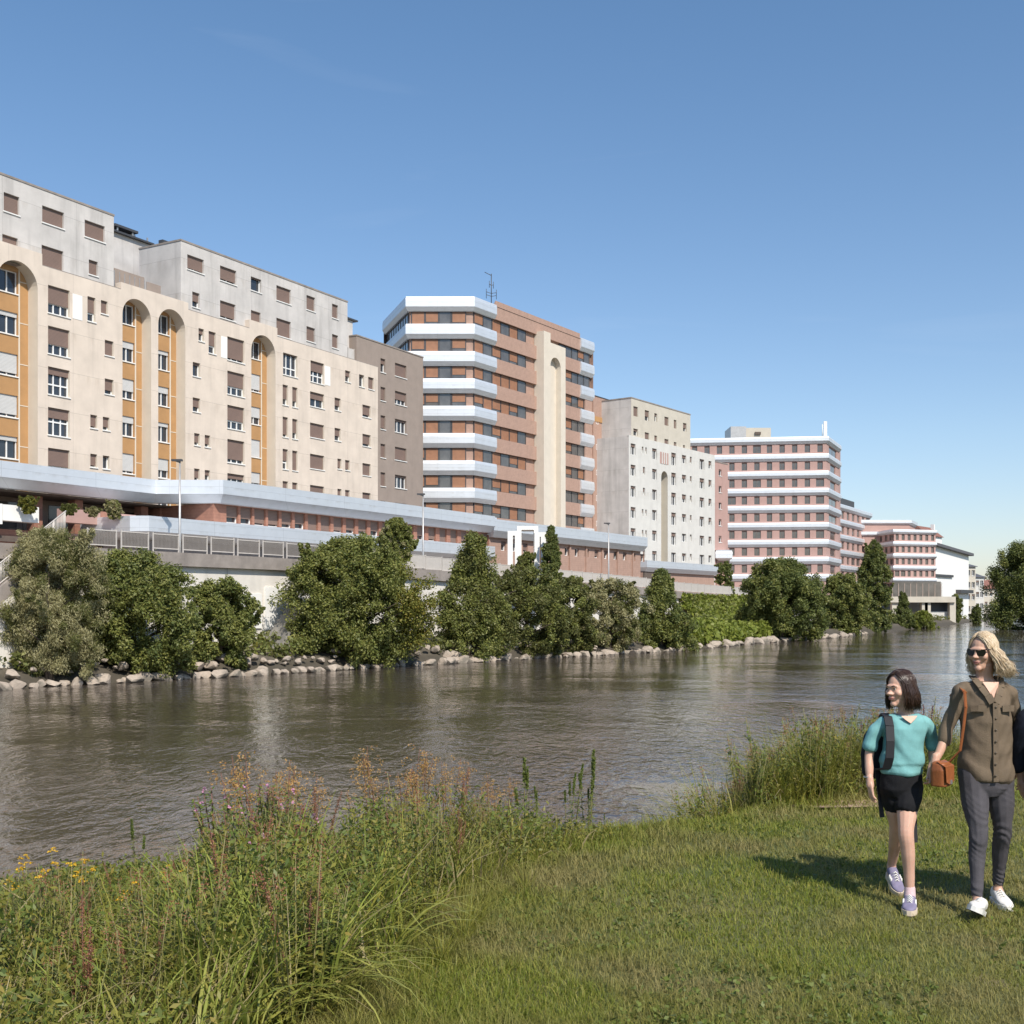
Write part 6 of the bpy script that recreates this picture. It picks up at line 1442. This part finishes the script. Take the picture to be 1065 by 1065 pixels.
# her backpack: a thing of its own
BP = empty('backpack', (gx, gy, hz(gx, gy) + .8), 0, 'black backpack with hanging straps on the back of the girl in teal', 'backpack')
mb = MB(); rings(mb, [(-.04, -.05, .18, .12, .06), (-.02, -.05, .18, .15, .08), (.10, -.05, .185, .16, .09), (.22, -.045, .18, .145, .085), (.29, -.035, .17, .11, .065), (.31, -.035, .16, .07, .05)]); link('bag_body', fuse('bag_body', mb, PM['pack'], .008, 3, folds(.004, .6)), BP)
mb = MB()
def strap(mb, pts, w_=.026, th=.006, side=Vector((1, 0, 0))):
    P = [Vector(p) for p in pts]
    for a, b in zip(P[:-1], P[1:]):
        d = (b - a).normalized(); s = (side - d * side.dot(d)).normalized() * w_; n = d.cross(s).normalized() * th
        c = [a - s - n, a + s - n, a + s + n, a - s + n, b - s - n, b + s - n, b + s + n, b - s + n]
        k = len(mb.v); mb.v += [tuple(q) for q in c]
        for f in ((0, 1, 2, 3), (7, 6, 5, 4), (0, 4, 5, 1), (1, 5, 6, 2), (2, 6, 7, 3), (3, 7, 4, 0)): mb.f.append(tuple(k + i for i in f)); mb.m.append(0); mb.sm.append(False)
strap(mb, [(-.09, .13, .345), (-.10, .05, .372), (-.108, -.03, .36), (-.115, -.085, .31), (-.118, -.108, .22), (-.122, -.106, .12), (-.128, -.07, .05), (-.135, .1, .02)], .025); mb.build('shoulder_strap', [PM['webbing']], BP); mb = MB(); strap(mb, [(.06, .13, .33), (.10, .10, .30), (.14, .10, .2), (.13, .12, .1), (.10, .16, .02)], .02)
mb.build('shoulder_strap', [PM['webbing']], BP)
mb = MB(); strap(mb, [(-.135, .1, .03), (-.13, .07, -.10), (-.118, .05, -.27)], .013); mb.build('loose_strap', [PM['webbing']], BP); mb = MB(); strap(mb, [(.085, .12, .02), (.08, .05, -.15), (.078, .02, -.42)], .013); mb.build('loose_strap', [PM['webbing']], BP)

# ================================================================ woman
wx, wy = (1025 - CX) / FPX * 7.0, 7.0
WOM = empty('person', (wx, wy, hz(wx, wy)), 0, 'blond woman in sunglasses, taupe button shirt and grey jeans, walking on the lawn', 'person')
yawW = R(-52); WOM.scale = (.94, .96, 1)
mb = MB()
rings(mb, [(.78, .0, 0, .10, .08), (.83, 0, 0, .145, .10), (.90, 0, 0, .145, .10), (1.02, 0, .0, .135, .095), (1.15, .0, -.005, .132, .10), (1.26, .0, 0, .14, .098), (1.34, .0, .005, .13, .072), (1.385, 0, .01, .09, .052), (1.41, 0, .015, .055, .052)])
chain(mb, [(0, .02, 1.36), (-.003, .012, 1.43), (-.012, -.004, 1.50)], [.06, .053, .058])
PW, MxW = head(mb, (-.02, -.008, 1.57), .236, yawW, R(3))
chain(mb, [(-.10, .01, 1.325), (-.145, .012, 1.305), (-.198, .03, 1.20), (-.235, .03, 1.085), (-.28, .0, 1.0), (-.330, -.03, .92)], [.042, .040, .034, .031, .030, .022])
hand(mb, (-.338, -.034, .912), (-.22, -.15, -1), (-.35, -.9, .15), 1.0, .55, -1)
chain(mb, [(.10, .01, 1.325), (.145, .015, 1.305), (.20, .06, 1.20), (.24, .11, 1.085), (.275, .13, .97), (.29, .13, .87)], [.042, .040, .034, .031, .030, .022])
hand(mb, (.292, .128, .86), (.05, .0, -1), (-1, .1, .05), 1.0, .5, 1)
chain(mb, [(-.085, 0, .86), (-.082, -.03, .68), (-.082, -.085, .49), (-.09, -.085, .36), (-.105, -.12, .2), (-.112, -.14, .10)], [.078, .072, .05, .048, .034, .029])
chain(mb, [(.085, 0, .86), (.105, .02, .68), (.122, .03, .49), (.134, .09, .36), (.146, .14, .2), (.150, .165, .10)], [.078, .072, .05, .048, .034, .029])
chain(mb, [(-.112, -.14, .10), (-.132, -.19, .07), (-.177, -.25, .085)], [.030, .032, .030]); chain(mb, [(.150, .165, .10), (.148, .13, .055), (.145, .06, .035)], [.034, .036, .032])
link('body', fuse('woman_body', mb, PM['skin2'], .005, 3), WOM)
mouth(PW, .236, WOM)
hair_strands(PW, MxW, .236, 1300, .74, PM['hair_blond'], WOM, part=-.06, r=.0125, sweep=(.26, .20, .02), flare=.09, seed=9, wave=.045)
# sunglasses
SG = MB()
for q in (-1, 1):
    c = [(q * .145 + .125 * math.cos(a) * (1.0 if math.sin(a) < 0 else 1.05), -.405 + .05 * abs(.135 * q + .1 * math.cos(a)) / .2, .02 + .098 * max(-1, min(.75, math.sin(a) * 1.15))) for a in np.linspace(0, 6.283, 20, endpoint=False)]
    f_ = [PW(x, y, z) for x, y, z in c]; bk = [PW(x, y + .02, z) for x, y, z in c]; SG.face(f_, 0); SG.face(bk[::-1], 0)
    for k in range(20): SG.face([f_[k], f_[(k + 1) % 20], bk[(k + 1) % 20], bk[k]], 0)
    SG.tube([PW(q * .24, -.36, .085), PW(q * .315, -.2, .08), PW(q * .335, .06, .05)], .014 * .236, 6, 1)
SG.tube([PW(-.05, -.41, .07), PW(0, -.425, .075), PW(.05, -.41, .07)], .014 * .236, 6, 1)
SG.build('sunglasses', [PM['lens'], PM['lens']], WOM)
# shirt
mb = MB()
rings(mb, [(.775, .02, 0, .150, .10), (.80, .01, 0, .172, .122), (.90, 0, 0, .172, .122), (1.02, 0, -.003, .156, .118), (1.15, 0, -.008, .158, .126), (1.26, 0, 0, .155, .116), (1.335, 0, .005, .145, .092), (1.375, 0, .01, .12, .072), (1.392, 0, .018, .09, .066)])
chain(mb, [(-.11, .01, 1.34), (-.158, .012, 1.31), (-.198, .03, 1.20), (-.235, .03, 1.10), (-.260, .015, 1.03)], [.056, .055, .047, .043, .043]); chain(mb, [(.11, .01, 1.34), (.158, .015, 1.31), (.20, .06, 1.20), (.24, .11, 1.10), (.252, .122, 1.04)], [.056, .055, .047, .043, .043])
SH = link('shirt', fuse('woman_shirt', mb, PM['taupe'], .0065, 2, folds(.0085, .6, 2.)), WOM)
# open neckline, collar, placket, buttons, pockets
mb = MB(); pts_ = [(-.052, -.068, 1.392), (.052, -.068, 1.392), (.028, -.106, 1.33), (.0, -.124, 1.275), (-.024, -.108, 1.33)]; mb.face([(x, y - .012, z) for x, y, z in pts_]); mb.build('neckline_skin', [PM['skin2']], WOM)
mb = MB()
for q in (-1, 1):
    strap(mb, [(q * .075, .03, 1.42), (q * .082, -.035, 1.402), (q * .062, -.085, 1.36), (q * .034, -.118, 1.315), (q * .012, -.137, 1.27)], .022, .004, Vector((q, .35, .25)))
mb.build('collar', [PM['taupe']], SH)
mb = MB(); strap(mb, [(.004, -.1365, 1.27), (.006, -.1385, 1.15), (.008, -.134, 1.02), (.010, -.133, .90), (.012, -.130, .80)], .016, .004); mb.build('placket', [PM['taupe']], SH)
mb = MB()
for k in range(7): z = 1.245 - k * .068; ell(mb, (.006, -.1445 + (.003 if k > 3 else 0), z), (.007, .004, .007), None, 10, 6)
mb.build('button', [PM['button']], SH)
mb = MB()
for q in (-1, 1): strap(mb, [(q * .05, -.134, 1.235), (q * .10, -.124, 1.237), (q * .135, -.105, 1.235)], .018, .004, Vector((0, 0, 1)))
mb.build('pocket_flap', [PM['taupe']], SH)
# jeans
mb = MB(); rings(mb, [(.70, 0, -.005, .07, .08), (.75, 0, 0, .15, .105), (.82, 0, 0, .166, .115), (.90, 0, 0, .16, .11), (.95, 0, 0, .15, .10)])
chain(mb, [(-.085, 0, .85), (-.082, -.03, .68), (-.082, -.088, .49), (-.09, -.085, .36), (-.105, -.12, .2), (-.110, -.135, .135)], [.094, .086, .058, .053, .039, .036]); chain(mb, [(.085, 0, .85), (.105, .02, .68), (.122, .028, .49), (.134, .09, .36), (.146, .14, .2), (.149, .16, .135)], [.094, .086, .058, .053, .039, .036])
def jf(c): return .0024 * np.sin(120 * c[:, 2] + 25 * c[:, 0] + 5 * np.sin(30 * c[:, 1]) + 4 * np.sin(23 * c[:, 2] + 20 * c[:, 0])) * (np.exp(-((c[:, 2] - .49) / .09) ** 2) + np.exp(-((c[:, 2] - .16) / .06) ** 2) + .2)
link('jeans', fuse('woman_jeans', mb, PM['denim'], .006, 2, jf), WOM)
shoe(WOM, (-.102, -.145, .012), (-.222, -.345, .085), (.12, -.25, 1), .092, .08, PM['white'], PM['white']); shoe(WOM, (.15, .205, .004), (.135, -.035, .004), (0, 0, 1), .092, .08, PM['white'], PM['white'])
# her shoulder bag, a thing of its own
bx = (978.5 - CX) / FPX * 6.9; BG = empty('shoulder_bag', (bx, 6.9, .83), R(48), 'tan leather shoulder bag hanging at the side of the blond woman', 'bag'); BG.scale = (.88, .88, .95)
mb = MB(); rings(mb, [(-.055, 0, 0, .055, .045), (-.05, 0, 0, .072, .055), (.05, 0, 0, .078, .058), (.09, 0, 0, .070, .05), (.10, 0, 0, .05, .04)], 24, 3.6); link('bag_body', fuse('bag_body', mb, PM['tan'], .005, 2), BG)
mb = MB(); mb.face([(-.075, -.062, .075), (.075, -.062, .075), (.068, -.066, -.02), (.0, -.068, -.042), (-.068, -.066, -.02)]); mb.face([(-.075, -.062, .075), (-.070, .0, .106), (.070, .0, .106), (.075, -.062, .075)]); mb.build('flap', [PM['tan']], BG)
mb = MB(); mb.box(-.012, .012, -.075, -.068, -.035, -.01); mb.build('buckle', [PM['bracelet']], BG)
mb = MB(); q0 = Matrix.Rotation(-R(48), 3, 'Z'); ofs = Vector((wx - bx, wy - 6.9, -.83))
def wl_(x, y, z): return q0 @ (Vector((x, y, z)) + ofs)
strap(mb, [(.07, .0, .06), wl_(-.185, -.12, 1.0), wl_(-.165, -.13, 1.15), wl_(-.148, -.125, 1.27), wl_(-.138, -.08, 1.365), wl_(-.135, .03, 1.395), wl_(-.16, .11, 1.33)], .016, .004); mb.build('strap', [PM['tan']], BG)

# ================================================================ third walker, mostly outside the right edge
kx, ky = (1097 - CX) / FPX * 6.92, 6.92
KID = empty('person', (kx, ky, hz(kx, ky)), 0, 'auburn-haired child in dark navy clothes, cut off by the right edge', 'person')
mb = MB()
rings(mb, [(.76, 0, 0, .09, .07), (.80, 0, 0, .12, .085), (.86, 0, 0, .12, .085), (1.0, 0, 0, .12, .09), (1.12, 0, 0, .14, .095), (1.19, 0, .005, .14, .08), (1.235, 0, .01, .09, .06), (1.26, 0, .015, .05, .05)])
chain(mb, [(0, .02, 1.22), (-.01, .01, 1.29), (-.03, -.005, 1.36)], [.052, .047, .05]); PK, MxK = head(mb, (-.04, 0, 1.415), .225, R(-40))
chain(mb, [(-.13, 0, 1.19), (-.175, .01, 1.16), (-.19, .05, 1.04), (-.185, .10, .96), (-.16, .13, .88), (-.14, .14, .80)], [.048, .046, .04, .035, .033, .023]); hand(mb, (-.138, .142, .79), (0.1, .0, -1), (1, .1, 0), .9, .5, -1)
chain(mb, [(.13, 0, 1.19), (.175, .01, 1.16), (.21, .05, 1.04), (.215, .06, .96), (.215, .03, .88), (.21, -.0, .80)], [.048, .046, .04, .035, .033, .023]); hand(mb, (.21, -.005, .79), (0, -.15, -1), (-1, .1, 0), .9, .5, 1)
for sx, fy in ((-1, .04), (1, -.16)): chain(mb, [(sx * .075, 0, .78), (sx * .08, fy * .5, .6), (sx * .08, fy, .43), (sx * .08, fy + .03, .25), (sx * .08, fy + .06, .10), (sx * .085, fy - .04, .04)], [.070, .064, .046, .042, .03, .028])
link('body', fuse('child_body', mb, PM['skin'], .006, 3), KID); face_parts(PK, MxK, .225, KID); mouth(PK, .225, KID)
hair_strands(PK, MxK, .225, 220, .42, PM['hair_red'], KID, r=.034, seed=6)
mb = MB(); rings(mb, [(.74, 0, 0, .16, .115), (.86, 0, 0, .165, .12), (1.0, 0, 0, .155, .115), (1.12, 0, 0, .16, .112), (1.19, 0, .005, .15, .09), (1.24, 0, .01, .10, .07), (1.27, 0, .015, .07, .062)])
chain(mb, [(.13, 0, 1.185), (.178, .01, 1.155), (.208, .035, 1.04), (.213, .03, .96), (.205, -.01, .87)], [.064, .06, .053, .05, .046]); chain(mb, [(-.13, 0, 1.185), (-.172, .01, 1.155), (-.19, .05, 1.04), (-.185, .10, .96), (-.158, .13, .87)], [.064, .06, .053, .05, .046])
link('jacket', fuse('child_jacket', mb, PM['navy'], .007, 2, folds(.006, .8)), KID)
mb = MB(); rings(mb, [(.69, 0, 0, .08, .085), (.74, 0, 0, .15, .11), (.84, 0, 0, .15, .105)])
for sx, fy in ((-1, .04), (1, -.16)): chain(mb, [(sx * .075, 0, .78), (sx * .08, fy * .5, .6), (sx * .08, fy, .43), (sx * .08, fy + .03, .25), (sx * .08, fy + .05, .12)], [.093, .086, .063, .06, .05])
link('trousers', fuse('child_trousers', mb, PM['black'], .007, 2), KID)
for sx, fy in ((-1, .04), (1, -.16)): shoe(KID, (sx * .085, fy + .10, .004), (sx * .09, fy - .11, .004), (0, 0, 1), .085, .075, PM['navy'], PM['white'])
